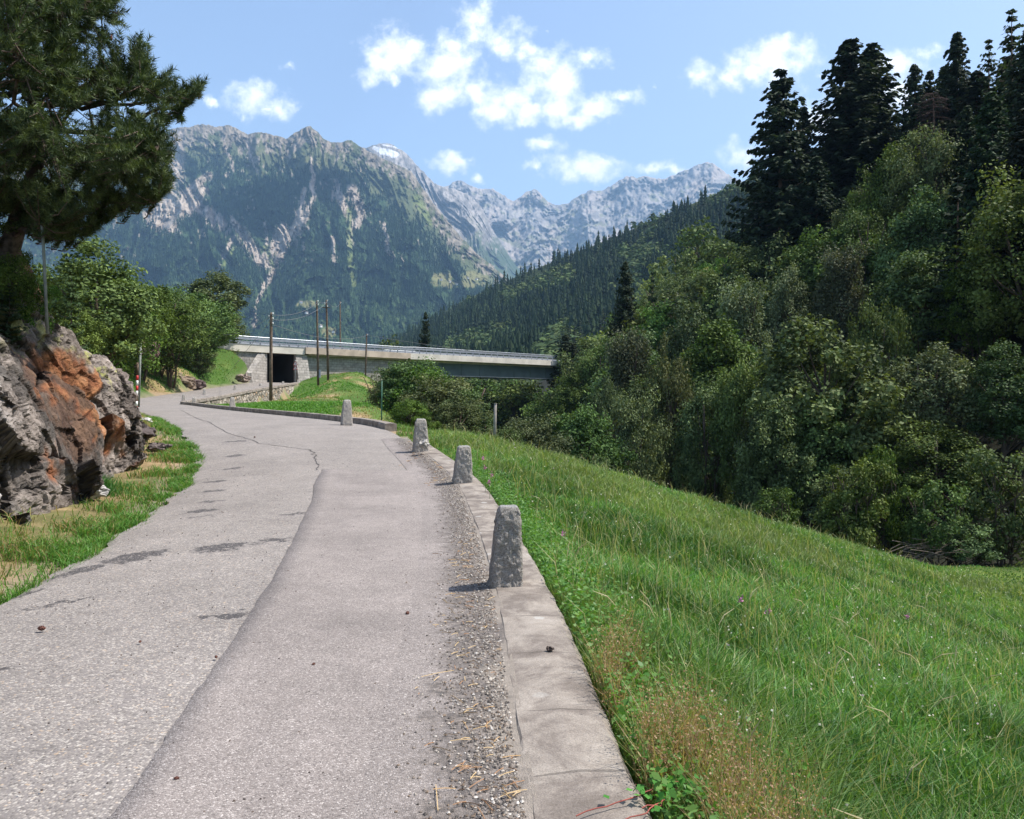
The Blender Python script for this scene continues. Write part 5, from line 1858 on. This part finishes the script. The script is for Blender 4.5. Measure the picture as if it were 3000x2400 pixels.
for cu, cv, nn_ in ((1030,1650,35),(1035,1700,15),(975,1440,22),(970,1200,25),(975,1160,22),(960,1300,22),(925,1000,40),(880,960,40),(1000,1560,22),(985,1330,15)):
    c0 = np.array(on_road(min(cu, 1075), cv))
    for _ in range(nn_):
        q0 = c0 + rng.normal(size=3) * (.09, .26 * c0[1] / 4, 0)
        q0[0] = min(q0[0], right_edge(q0[1]) - .01)
        zz = road_z(q0[0], q0[1]) + .024 + .061 * min(1, max(0, (q0[0] - right_edge(q0[1]) + .66) / .72)) ** 2 + rng.uniform(0, .01)
        a = rng.uniform(0, math.pi)
        ln = rng.uniform(.015, .09) * (2.2 if rng.random() < .05 else 1)
        e = np.array([math.cos(a), math.sin(a) , rng.normal() * .08]) * ln / 2
        m_ = np.array([q0[0], q0[1], zz])
        mb.tube([m_ - e, m_ + (0, 0, .003), m_ + e], .0013 + .00015 * c0[1], 3, col=np.array([(.42,.27,.13),(.5,.36,.19),(.33,.18,.09)][rng.integers(3)]), cap=False)
tag(mb.build("dry_straw", M_PEB, smooth=False), "dry straw and needles lying along the foot of the kerb", "straw", kind="stuff")

# pine cones on the road
M_CONE = mat_plain("cone", (.13, .06, .045), .85, .2, nscale=60, namt=.4)
for i, (u, v, s, lb) in enumerate([
        (88,1331,.024,"brown pine cone lying on the left of the road"),
        (858,1297,.018,"tan pine cone on the newer asphalt near the tall post"),
        (536,923,.03,"dark pine cone far ahead on the road, left of the cross crack"),
        (660,1405,.010,"tiny dark cone on the newer asphalt lane"),
        (455,1390,.012,"tiny dark cone beside the asphalt seam"),
        (372,1648,.010,"tiny dark cone near the bottom of the asphalt seam"),
        (295,1357,.011,"reddish flake of bark on the worn asphalt")]):
    q = np.array(on_road(u, v))
    a = i * 1.3
    dv = np.array([math.cos(a), math.sin(a), 0])
    pts = [dv * (t - .5) * s * 2 for t in (0, .2, .5, .8, 1)]
    b = MB().tube(pts, [s * .2, s * .55, s * .62, s * .4, s * .1], 9)
    for k in range(40):
        t = k / 40
        aa = k * 2.4
        rr = s * (.62 * math.sin(math.pi * (.12 + .8 * t)))
        e = np.cross(dv, (0, 0, 1))
        c_ = dv * (t - .5) * s * 1.9 + e * math.cos(aa) * rr + np.array([0, 0, 1]) * math.sin(aa) * rr
        b.box(c_, (s * .22, s * .22, s * .12), aa)
    o = b.build("pine_cone", M_CONE, smooth=False)
    o.location = q + (0, 0, s * .55 + .012)
    tag(o, lb, "pine cone", "cones and bark bits fallen on the road")
o = boulder(*[float(v_) for v_ in (ray(1157, 1342, 4.35)[0], 4.35)], .016, (1.3, 1, .8), 31, (.09, .07, .06), "small dark pebble lying on the near kerb", name="pebble", z=kn[np.abs(kn[:, 1] - 4.35).argmin(), 2] + .062, sink=.1)

# creeper over the near end of the kerb
cr_ = MB()
lv = []
M_STEM = mat_plain("red_stem", (.30, .08, .06), .7)
kz = lambda x, y: float(np.interp(y, kn[:, 1], kn[:, 2])) + .06
creep = empty("creeper", (.45, 2.75, kz(.4, 2.75)), "trailing creeper with red stems lying over the near end of the kerb", "creeper")
cl_ = np.array(creep.location)
for (x0, y0, x1, y1) in ((.62, 2.86, .22, 2.60), (.66, 2.80, .34, 2.5), (.62, 2.82, .45, 2.62)):
    t = np.linspace(0, 1, 12)
    px = x0 + (x1 - x0) * t + .02 * fbm(t * 4, 0, 0, int(x1 * 100), 2)
    py = y0 + (y1 - y0) * t + .02 * fbm(t * 4, 5, 0, int(x1 * 100), 2)
    pts = np.stack([px, py, [kz(a, b_) + .008 + .02 * abs(math.sin(9 * t_)) * .5 for a, b_, t_ in zip(px, py, t)]], 1)
    cr_.tube(pts - cl_, .0024, 5, cap=False)
    for _ in range(16):
        lv.append(pts[rng.integers(0, 9)] + rng.normal(size=3) * (.025, .02, .008) + (0, 0, .015))
cr_.build("stem", M_STEM, creep)
lv = np.array(lv) - cl_
b = MB()
L = rng.uniform(.02, .045, len(lv))
leaves(b, lv, rng.normal(size=(len(lv), 3)) * .4 + np.array([0, 0, 1]), L, L * .75, rng.uniform(.2, 1, len(lv)))
b.build("leaf", mat_foliage("creeper_leaf", (.05, .12, .03), (.12, .24, .06), .3), creep).__setitem__("kind", "stuff")

# tall stalk of the weed that throws the twig shadow on the kerb, and pink flowers
M_FLOW = mat_plain("pink_petals", (.62, .22, .42), .7)
M_GSTEM = mat_plain("flower_stem", (.10, .18, .05), .8)
for i, (u, v, Y, lb) in enumerate([
        (1017,965,12.2,"pale pink flower spike highest beside the second post"),
        (1021,985,11.6,"pale pink flower just below the highest spike by the second post"),
        (1035,1000,11.2,"deep pink flower right of the pale spikes by the second post"),
        (1030,1014,10.9,"deep pink flower lowest of the group by the second post"),
        (1185,1150,8.2,"small pink clover head in the meadow right of the tall post"),
        (1560,1340,7.0,"small pink clover head alone in the middle of the meadow"),
        (1618,1332,6.8,"small pink clover head in the right half of the meadow"),
        (1910,1298,8.6,"small magenta flower far right in the meadow")]):
    t = ray(u, v, Y)
    zz = gz(t[0], Y)
    rt = empty("pink_flower", (t[0], Y, zz), lb, "flower", "pink flowers in the meadow")
    hgt = max(.25, t[2] - zz)
    MB().tube([(0, 0, 0), (.01, 0, hgt * .6), (0, 0, hgt)], .0028, 5, cap=False).build("stem", M_GSTEM, rt)
    b = MB()
    pc = rng.normal(size=(26, 3)) * (.012, .012, .016) + (0, 0, hgt)
    leaves(b, pc, rng.normal(size=(26, 3)) + (0, 0, .4), np.full(26, .022), np.full(26, .014), np.ones(26))
    b.build("blossom", M_FLOW, rt)

# sorrel-like weed stalks at the kerb, one throwing its shadow over the concrete
for i, (x, y, h, lb) in enumerate([(.80, 3.05, .42, "tall leafy weed stalk standing close beside the kerb"), (1.02, 2.75, .5, "tall leafy weed stalk among the rusty sorrel"), (1.0, 2.35, .5, "tall leafy weed stalk lowest at the bottom edge")]):
    zz = gz(x, y)
    rt = empty("weed_stalk", (x, y, zz), lb, "weed")
    pts = np.array([(0, 0, 0), (.01, .01, h * .5), (-.03, .0, h)])
    MB().tube(pts, [.004, .003, .0015], 5, cap=False).build("stem", M_GSTEM, rt)
    n_ = 22
    tz = rng.uniform(.15, 1, n_)
    c_ = np.stack([rng.normal(size=n_) * .035, rng.normal(size=n_) * .035, tz * h], 1)
    b = MB()
    leaves(b, c_, rng.normal(size=(n_, 3)) * .6 + (0, 0, .8), rng.uniform(.018, .045, n_), rng.uniform(.01, .02, n_), rng.uniform(0, 1, n_))
    lf = b.build("leaf", mat_foliage("weed_leaf", (.05, .13, .02), (.13, .26, .05), .3), rt)
    lf["kind"] = "stuff"

# sticks at the track
M_STICK = mat_plain("dead_sticks", (.19, .15, .12), .95, .1)
b = MB()
q0 = ray(1965, 1165, 35.5)
for k in range(38):
    a = rng.uniform(-.6, .6)
    ln = rng.uniform(.6, 2.2)
    c0 = q0 + rng.normal(size=3) * (.8, .5, .25)
    e = np.array([math.cos(a), rng.normal() * .3, math.sin(a) * .7]) * ln / 2
    b.tube([c0 - e, c0 + (0, 0, .12), c0 + e], [.018, .014, .005], 4, cap=False)
o = b.build("brushwood_pile", M_STICK, loc=tuple(q0))
tag(o, "tangle of dead grey sticks under the low shrub by the track", "brushwood")

# ------------------------------------------------------------------ forested hill across the valley
def lut(pts):
    p_ = np.array(pts, float)
    return lambda u: np.interp(u, p_[:, 0], p_[:, 1])


hill_r = lut([(700,760),(780,740),(830,716),(900,676),(1000,622),(1100,577),(1200,537),(1300,497),(1400,452),(1500,412),(1560,384),(1700,330),(1900,270),(2300,200)])
hill_D = lut([(700,1500),(1000,1250),(1560,850),(2300,620)])
nu, nt_ = 220, 90
uu = np.linspace(700, 2250, nu)
tt = np.linspace(0, 1, nt_)


def hill_point(u, t):
    vr = hill_r(u)
    v = vr + (850 - vr) * t
    D = hill_D(u) * (1 - t) ** 1.15 + 300 * (1 - (1 - t) ** 1.15)
    D = D + 40 * t * (1 - t) * 4 * fbm(u / 120, t * 4, 0, 171, 4)
    return np.stack([(u - CX) / F * D, D, CAMZ + (CY - v) / F * D], -1)


U, T = np.meshgrid(uu, tt)
HPt = hill_point(U.ravel(), T.ravel()).reshape(nt_, nu, 3)
back = HPt[0] + np.array([60, 260, -160])
HPt = np.concatenate([back[None], HPt])
M_HILL = mat_plain("hill_floor", (.035, .048, .02), .95, .1, nscale=.02, namt=.4)
o = MB().grid(HPt).build("hill", M_HILL)
tag(o, "steep hill covered in dark conifers beyond the bridge", "hill", kind="structure")


def cone_forest(P_, H, Wd, tint, tiers=4, sides=6):
    """Many small jagged conifers in one mesh."""
    n = len(P_)
    th = np.arange(sides) * 2 * math.pi / sides
    allV, allF, m_ = [], [], 0
    for k in range(tiers):
        zt, zb_ = 1 - k / tiers * .85, 1 - (k + 1.35) / tiers * .85
        zb_ = max(zb_, .03)
        rr = (.25 + .75 * (k + 1) / tiers) * rng.uniform(.65, 1.2, (n, sides))
        a = th[None] + rng.uniform(0, 6.28, (n, 1))
        ring = np.stack([np.cos(a) * rr * Wd[:, None], np.sin(a) * rr * Wd[:, None], (zb_ + rng.uniform(-.04, .04, (n, sides))) * H[:, None]], -1)
        apex = np.stack([0 * H, 0 * H, zt * H], -1)[:, None]
        allV.append(np.concatenate([apex, ring], 1) + P_[:, None])
        f = np.array([(0, 1 + j, 1 + (j + 1) % sides) for j in range(sides)])
        allF.append(f + m_)
        m_ += sides + 1
    V = np.concatenate(allV, 1).reshape(-1, 3)
    Fc = (np.arange(n)[:, None, None] * m_ + np.concatenate(allF)[None]).reshape(-1, 3)
    return V, Fc, np.repeat(tint, m_, axis=0)


def blob_forest(P_, H, Wd, tint):
    """Many small rounded crowns, each a cloud of leaf facets."""
    n, K = len(P_), 26
    d = rng.normal(size=(n, K, 3))
    d /= np.linalg.norm(d, axis=2, keepdims=True)
    d *= rng.uniform(.6, 1.1, (n, K, 1))
    C = P_[:, None] + d * np.stack([Wd, Wd, H * .5], 1)[:, None] + np.stack([0 * H, 0 * H, H * .55], 1)[:, None]
    C = C.reshape(-1, 3)
    L = np.repeat(Wd, K) * rng.uniform(.5, .95, n * K)
    b = MB()
    leaves(b, C, d.reshape(-1, 3) + np.array([0, 0, .4]), L, L * .8, np.zeros(n * K))
    return b.v[0], b.f[0], np.repeat(tint * 1.0, K * 4, axis=0) * np.repeat(rng.uniform(.7, 1.3, (n * K, 1)), 4, axis=0)


M_FAR = mat_tint("far_foliage", rough=.8, spec=.1, trans=.12)
N = 9500
u_, t_ = rng.uniform(730, 1720, N), rng.uniform(0, 1, N) ** .75 * .80
Pn = hill_point(u_, t_)
Hh = rng.uniform(7, 21, N)
dec = (fbm(u_ / 90, t_ * 7, 0, 181, 3) + .45 * sstep(.35, .8, t_) + .45 * sstep(.1, .3, t_) * (u_ > 1330)) > .34
col = pal(N, (.026, .046, .022), (.036, .058, .025), (.019, .035, .019))
V, Fc, Cc = cone_forest(Pn[~dec], Hh[~dec], Hh[~dec] * .20, col[~dec])
fm = MB().add(V, Fc, col=Cc)
cd = pal(N, (.075, .112, .036), (.06, .095, .036), (.10, .13, .045))
V, Fc, Cc = blob_forest(Pn[dec], Hh[dec] * .6, Hh[dec] * .3, cd[dec])
fm.add(V, Fc, col=Cc)
tag(fm.build("forest", M_FAR, smooth=False), "dense mixed forest covering the hill beyond the bridge", "forest", kind="stuff")
# the nearest hill conifers one by one
hs = 0
for _ in range(600):
    u1 = random.uniform(1180, 1640)
    t1 = random.uniform(.55, .86)
    q = hill_point(np.array([u1]), np.array([t1]))[0]
    if abs(q[0]) > 380 or q[1] > 640: continue
    plant(random.choice(['far_spruce0', 'far_spruce1']), q[0], q[1], random.uniform(15, 25), random.uniform(.9, 1.2), "spruce low on the forested hill beyond the bridge", "spruces low on the far hill", q[2])
    hs += 1
    if hs >= 60: break

# ------------------------------------------------------------------ mountains
def mountain(name, label, ridge, Dr, Db, vb, u0, u1, nu, nt_, relief, seed, colour, jag=2.0, spur=60.0, back=(200, 900, -600), skew=0.0):
    rl = lut(ridge)
    uu = np.linspace(u0, u1, nu)
    tt = np.linspace(0, 1, nt_) ** 1.05
    U, T = np.meshgrid(uu, tt)
    vr = rl(U) + jag * fbm(U / 9.0, 0, 0, seed, 5)
    V = vr + (vb - vr) * T
    wob = 60 * fbm(U / 160, T * 3, 0, seed + 1, 3)
    sp = ridged((U + wob + (30 + skew) * T) / spur, T * 1.6, 0, seed + 2, 5, .55)
    sp2 = ridged((U + (skew - 40) * T + wob) / (spur * .33), T * 5.0, 0, seed + 3, 4, .55)
    fine = fbm(U / 7.0, V / 9.0, 0, seed + 4, 5, .6)
    env = sstep(0, .10, T) * .85 + .15
    dr = Dr(uu)[None] if callable(Dr) else Dr
    D = dr + (Db - dr) * T ** .85 - relief * env * (sp - .5) - relief * .24 * env * (sp2 - .5) - relief * .09 * fine
    P_ = np.stack([(U - CX) / F * D, D, CAMZ + (CY - V) / F * D], -1)
    cc = colour(U.ravel(), V.ravel(), T.ravel(), sp.ravel(), sp2.ravel(), fine.ravel(), vr.ravel())
    bk = P_[0] + np.array(back)
    full = np.concatenate([bk[None], P_])
    cfull = np.concatenate([cc[:nu], cc])
    o = MB().grid(full, col=cfull).build(name, M_MOUNT)
    tag(o, label, "mountain", kind="structure")
    return P_, U, V, T, cc


M_MOUNT = mat_tint("mountain_ground", rough=.95, spec=.08, nscale=.03, namt=.3, bump=.45, bscale=.02, bdist=10)


def seg_d(U, V, pts):
    """Distance in photo pixels to a polyline of (u, v, half width), divided by the half width."""
    best = np.full(len(U), 1e9)
    for (a0, b0, w0), (a1, b1, w1) in zip(pts[:-1], pts[1:]):
        ab = np.array([a1 - a0, b1 - b0])
        t = np.clip(((U - a0) * ab[0] + (V - b0) * ab[1]) / (ab ** 2).sum(), 0, 1)
        d = np.hypot(U - a0 - ab[0] * t, V - b0 - ab[1] * t) / (w0 + (w1 - w0) * t)
        best = np.minimum(best, d)
    return best


SCARS = [[(375,285,14),(372,340,18),(350,420,26),(352,450,30)],[(310,455,16),(345,470,22),(372,488,8)],[(350,440,34),(400,440,16),(430,400,10)],[(440,370,10),(400,400,12),(380,430,14)],
         [(488,458,6),(505,485,12),(520,510,14),(545,545,12),(570,560,8)],[(420,440,14),(450,460,18),(475,480,12)],[(470,290,4),(478,320,4),(490,360,3)],[(520,300,3),(528,330,4),(545,372,2)],
         [(558,470,4),(562,510,5),(560,545,6)],[(655,330,3),(662,380,5),(658,420,6),(645,450,9),(625,480,14),(605,500,16),(598,520,13),(590,545,10),(570,580,8),(555,605,6),(540,640,5),(535,690,4)],
         [(595,480,14),(580,520,12),(560,560,10)],[(640,400,6),(632,440,8),(625,470,10)],[(705,380,6),(720,420,8),(735,460,7),(738,520,5)],[(740,400,14),(760,450,12),(745,480,8)],[(700,500,5),(705,560,4)],[(810,470,4),(820,530,5)],[(490,500,6),(470,540,5)],[(460,560,4),(455,600,3)]]
GREENS = [[(735,440,5),(737,540,6),(745,600,5)],[(560,520,5),(575,560,4)],[(495,520,3),(470,560,4)],[(880,420,12),(905,470,6)]]


def col_m1(U, V, T, sp, sp2, fine, vr):
    n1 = fbm(U / 16, V / 26, 0, 301, 5, .6)
    n2 = fbm(U / 5, V / 9, 0, 302, 4, .65)
    n3 = fbm(U / 50, V / 50, 0, 303, 3)
    forest = lerp((.020, .042, .020), (.038, .066, .026), sstep(-.5, .5, n2))
    low = lerp((.036, .066, .026), (.062, .095, .034), sstep(-.4, .4, n1))
    grass = lerp((.075, .092, .045), (.118, .122, .062), sstep(-.5, .5, n1))
    rock = lerp((.115, .10, .086), (.265, .225, .185), sstep(-.5, .5, n2 + .3 * n1))
    below = V - vr
    c = lerp(grass, forest, sstep(45, 115, below + 45 * n1 + 35 * n3))
    lowm = sstep(600, 690, V + 40 * n1 + 30 * n3)
    c = lerp(c, low, lowm * .85)
    rk = sstep(.30, .55, n1 * .5 + n2 * .48 + .9 * (1 - sstep(0, 70, below)) + .22 * sstep(.0, .5, n3) * (V < 560) - .5 * sstep(540, 620, V) + .45 * (sp2 - .5) - .12)
    c = lerp(c, rock, rk * .85)
    sc = np.full(len(U), 1e9)
    for s in SCARS: sc = np.minimum(sc, seg_d(U + 5 * n1, V + 5 * n2, s))
    sm = sstep(1.25, .55, sc + .45 * n2)
    c = lerp(c, lerp((.24, .20, .165), (.42, .355, .295), sstep(-.5, .5, n2)), sm * .9)
    gm = np.full(len(U), 1e9)
    for s in GREENS: gm = np.minimum(gm, seg_d(U, V, s))
    c = lerp(c, (.14, .17, .055), sstep(1.3, .6, gm + .4 * n2) * .8)
    md = np.minimum.reduce([np.hypot((U - 965) / 55, (V - 598) / 10), np.hypot((U - 935) / 22, (V - 585) / 14), np.hypot((U - 1000) / 30, (V - 583) / 12), np.hypot((U - 650) / 26, (V - 640) / 9), np.hypot((U - 690) / 20, (V - 700) / 12)]) + .4 * n1
    c = lerp(c, (.16, .155, .07), sstep(1.0, .75, md) * .9)
    bare = np.maximum.reduce([rk, sm, sstep(1.2, .8, md), 1 - sstep(40, 100, below + 45 * n1 + 35 * n3), sstep(1.4, .8, gm)])
    return np.concatenate([c, (1 - bare)[:, None]], 1)


ridge1 = [(-300,330),(0,330),(200,318),(300,298),(345,280),(372,270),(400,266),(428,261),(452,268),(484,264),(505,274),(520,283),(545,279),(562,279),(590,288),(602,293),(622,280),(640,270),(654,265),(668,278),(680,292),(700,301),(720,299),(738,296),(756,306),
          (775,318),(800,330),(828,343),(850,352),(868,364),(888,392),(905,418),(930,450),(955,480),(985,515),(1012,540),(1040,562),(1072,590),(1100,615),(1180,680),(1300,780)]
D1 = lut([(-300,4600),(300,4500),(650,4300),(870,4000),(1072,3500),(1300,3000)])
P1, U1, V1, T1, C1 = mountain("mountain", "long rocky mountain with forested flanks and pale landslide scars on the left", ridge1, D1, 1900, 800, -200, 1280, 900, 380, 290, 501, col_m1, 2.0, 78)


def col_m2(U, V, T, sp, sp2, fine, vr):
    n1, n2 = fbm(U / 16, V / 20, 0, 311, 5, .6), fbm(U / 5, V / 7, 0, 312, 4, .65)
    rock = lerp((.15, .14, .13), (.31, .285, .26), sstep(-.5, .5, n2 + .5 * n1))
    grass = lerp((.15, .155, .075), (.21, .20, .10), sstep(-.5, .5, n1))
    c = lerp(rock, grass, sstep(55, 110, V - vr + 50 * n1) * sstep(540, 470, V))
    c = lerp(c, (.06, .085, .045), sstep(480, 540, V + 40 * n1))
    c = lerp(c, rock, sstep(.2, .5, n2 * .6 + n1 * .5 - .25))
    sn = seg_d(U + 2 * n1, V + 2 * n2, [(788,312,5),(800,318,7),(818,322,8),(836,326,5)])
    c = lerp(c, (.56, .57, .58), sstep(1.15, .8, sn + .25 * n2))
    sn = seg_d(U, V, [(806,305,1.5),(826,308,2),(838,312,1.5)])
    c = lerp(c, (.7, .71, .74), sstep(.9, .5, sn + .4 * n2) * .8)
    return np.concatenate([c, np.zeros((len(c), 1))], 1)


ridge2 = [(680,372),(740,340),(768,312),(785,306),(800,301),(815,302),(830,306),(845,316),(858,326),(870,338),(885,356),(900,370),(915,385),(930,392),(955,398),(985,408),(1010,430),(1030,470),(1050,505),(1070,535),(1088,560),(1120,600),(1200,680)]
mountain("mountain", "distant pale peak with a small white snow field behind the long mountain", ridge2, 6600, 3600, 760, 640, 1200, 420, 230, 300, 511, col_m2, 1.6, 52, skew=-160.0)


def col_m3(U, V, T, sp, sp2, fine, vr):
    n1, n2 = fbm((U + V * .6) / 20, (V - U * .5) / 9, 0, 321, 5, .6), fbm(U / 5, V / 5, 0, 322, 4, .65)
    rock = lerp((.19, .18, .172), (.34, .315, .29), sstep(-.5, .5, n1 + .3 * n2))
    c = lerp(rock, (.34, .30, .265), sstep(.1, .5, fbm(U / 40, V / 30, 0, 323, 3) + .2 * (U > 1300)))
    c = lerp(c, (.13, .14, .07), sstep(.35, .6, n1 + .35 * sstep(430, 560, V)) * .7)
    return np.concatenate([c, np.zeros((len(c), 1))], 1)


ridge3 = [(860,420),(910,405),(940,392),(955,384),(970,380),(985,386),(1000,395),(1020,399),(1040,398),(1062,412),(1082,424),(1098,412),(1112,402),(1126,396),(1140,408),(1152,422),(1170,434),(1188,430),(1206,420),(1228,408),(1244,399),(1256,402),(1275,398),(1295,384),(1318,371),(1340,374),(1362,371),(1385,378),(1410,372),(1432,362),(1452,356),(1470,346),(1490,339),(1506,348),(1522,360),(1545,374),(1600,398),(1700,440),(1800,480)]
mountain("mountain", "hazy jagged grey limestone ridge closing the end of the valley", ridge3, 8300, 5200, 760, 850, 1800, 560, 230, 560, 521, col_m3, 2.2, 105, skew=240.0)
ridge4 = [(1000,440),(1010,404),(1022,398),(1034,402),(1050,414),(1066,420),(1085,428),(1110,450),(1180,520)]

# tiny conifers over the left mountain's forested flanks
flat_c = C1[:, 3]
pick = rng.choice(len(flat_c), 90000, replace=True)
dens_ = flat_c[pick] * np.clip(.35 + .8 * (fbm(U1.ravel()[pick] / 12, V1.ravel()[pick] / 16, 0, 331, 3) + .35), 0, 1)
vis = (U1.ravel()[pick] > 120) & (U1.ravel()[pick] < 1110) & (V1.ravel()[pick] < 770)
pick = pick[(rng.uniform(size=len(pick)) < dens_ * 1.1) & vis][:52000]
Pm = P1.reshape(-1, 3)[pick] + rng.normal(size=(len(pick), 3)) * (3, 6, 0) - (0, 0, 2)
lowf = sstep(600, 690, V1.ravel()[pick] + 60 * fbm(U1.ravel()[pick] / 30, V1.ravel()[pick] / 30, 0, 335, 3))
Hh = rng.uniform(13, 27, len(pick)) * (1 - .35 * lowf)
cc = pal(len(pick), (.016, .036, .018), (.022, .046, .021), (.030, .055, .024)) * (1 - lowf[:, None]) + pal(len(pick), (.042, .078, .03), (.058, .098, .036)) * lowf[:, None]
V, Fc, Cc = cone_forest(Pm, Hh, Hh * (.20 + .14 * lowf), cc, 2, 5)
tag(MB().add(V, Fc, col=Cc).build("forest", M_FAR, smooth=False), "far conifer forest clinging to the flanks of the left mountain", "forest", kind="stuff")

# hamlet houses on the far alp and the lower slope
M_HW = mat_plain("house_wall", (.72, .70, .66), .8)
M_HR = mat_plain("house_roof", (.22, .17, .15), .8)
KK = np.stack([U1.ravel(), V1.ravel()], 1)
for i, (u, v, lb) in enumerate([
        (930,592,"white speck of a house at the left of the far alpine meadow"), (948,596,"white house in the middle of the far alpine meadow"), (962,601,"white house lowest on the far alpine meadow"),
        (985,588,"pale house high on the right of the far alpine meadow"), (1004,590,"pale house at the right end of the far alpine meadow"),
        (636,640,"pale house on the small clearing above the mound poles"), (677,690,"small white house behind the slim mound poles"), (703,702,"small white house low on the slope right of the poles"), (648,662,"white house among trees below the small clearing")]):
    j = ((KK - (u, v)) ** 2).sum(1).argmin()
    q = P1.reshape(-1, 3)[j] + (0, -14, 0)
    h = empty("house", tuple(q), lb, "house", "tiny houses far on the mountain slope", rz=i * .7)
    MB().box((0, 0, 2.2), (9, 7, 6)).build("wall", M_HW, h, False)
    vv = [(-5.2,-4.2,5.25),(5.2,-4.2,5.25),(5.2,4.2,5.25),(-5.2,4.2,5.25),(-5.2,0,8.2),(5.2,0,8.2)]
    MB().add(vv, [(0,1,5,4),(2,3,4,5),(0,3,2,1)], [(0,4,3),(1,2,5)]).build("roof", M_HR, h, False)

# ------------------------------------------------------------------ the cloud whose shadow lies on the left mountain, above the picture
def cloud(cx_, cy_, cz_, parts):
    b = MB()
    th = np.linspace(0, 2 * math.pi, 49)
    ph = np.linspace(.01, math.pi - .01, 24)
    S = np.stack([np.outer(np.sin(ph), np.cos(th)), np.outer(np.sin(ph), np.sin(th)), np.outer(np.cos(ph), np.ones_like(th))], -1).reshape(-1, 3)
    for k, (x, y, z, r) in enumerate(parts):
        dsp = 1 + .22 * fbm(S[:, 0]*2 + k * 9, S[:, 1]*2, S[:, 2]*2, 341, 5)
        V = (S * dsp[:, None] * r * (1, 1, .4) + (x, y, z)).reshape(24, 49, 3)
        V[:, -1] = V[:, 0]
        b.grid(V)
    o = b.build("cloud", mat_plain("cloud_vapour", (.85, .86, .88), 1, 0, nscale=.003, namt=.05))
    o.location = (cx_, cy_, cz_)
    return tag(o, "fair weather cloud above the left mountain, throwing its shadow on it", "cloud", kind="structure")


hit = P1.reshape(-1, 3)[((KK - (590, 420)) ** 2).sum(1).argmin()]
sdv = np.array(sun_dir)
cp = hit + sdv * ((3350 - hit[2]) / sdv[2])
cloud(cp[0], cp[1], cp[2], [(0,0,0,210),(150,80,10,160),(-170,-40,0,150),(60,-170,0,130),(-60,140,10,150)])

# ------------------------------------------------------------------ haze
hz = MB().box((0, 3500, 1330), (24000, 17000, 2760))
m, n = new_mat("haze")
pv = n.node('ShaderNodeVolumePrincipled')
pv.inputs['Color'].default_value = (.38, .65, 1.0, 1)
pv.inputs['Density'].default_value = 7.8e-5
pv.inputs['Anisotropy'].default_value = 0.0
no = n.node('ShaderNodeOutputMaterial')
n.t.links.new(pv.outputs[0], no.inputs['Volume'])
o = hz.build("haze", m, smooth=False)
tag(o, "thin blue summer haze filling the valley air", "haze", kind="stuff")
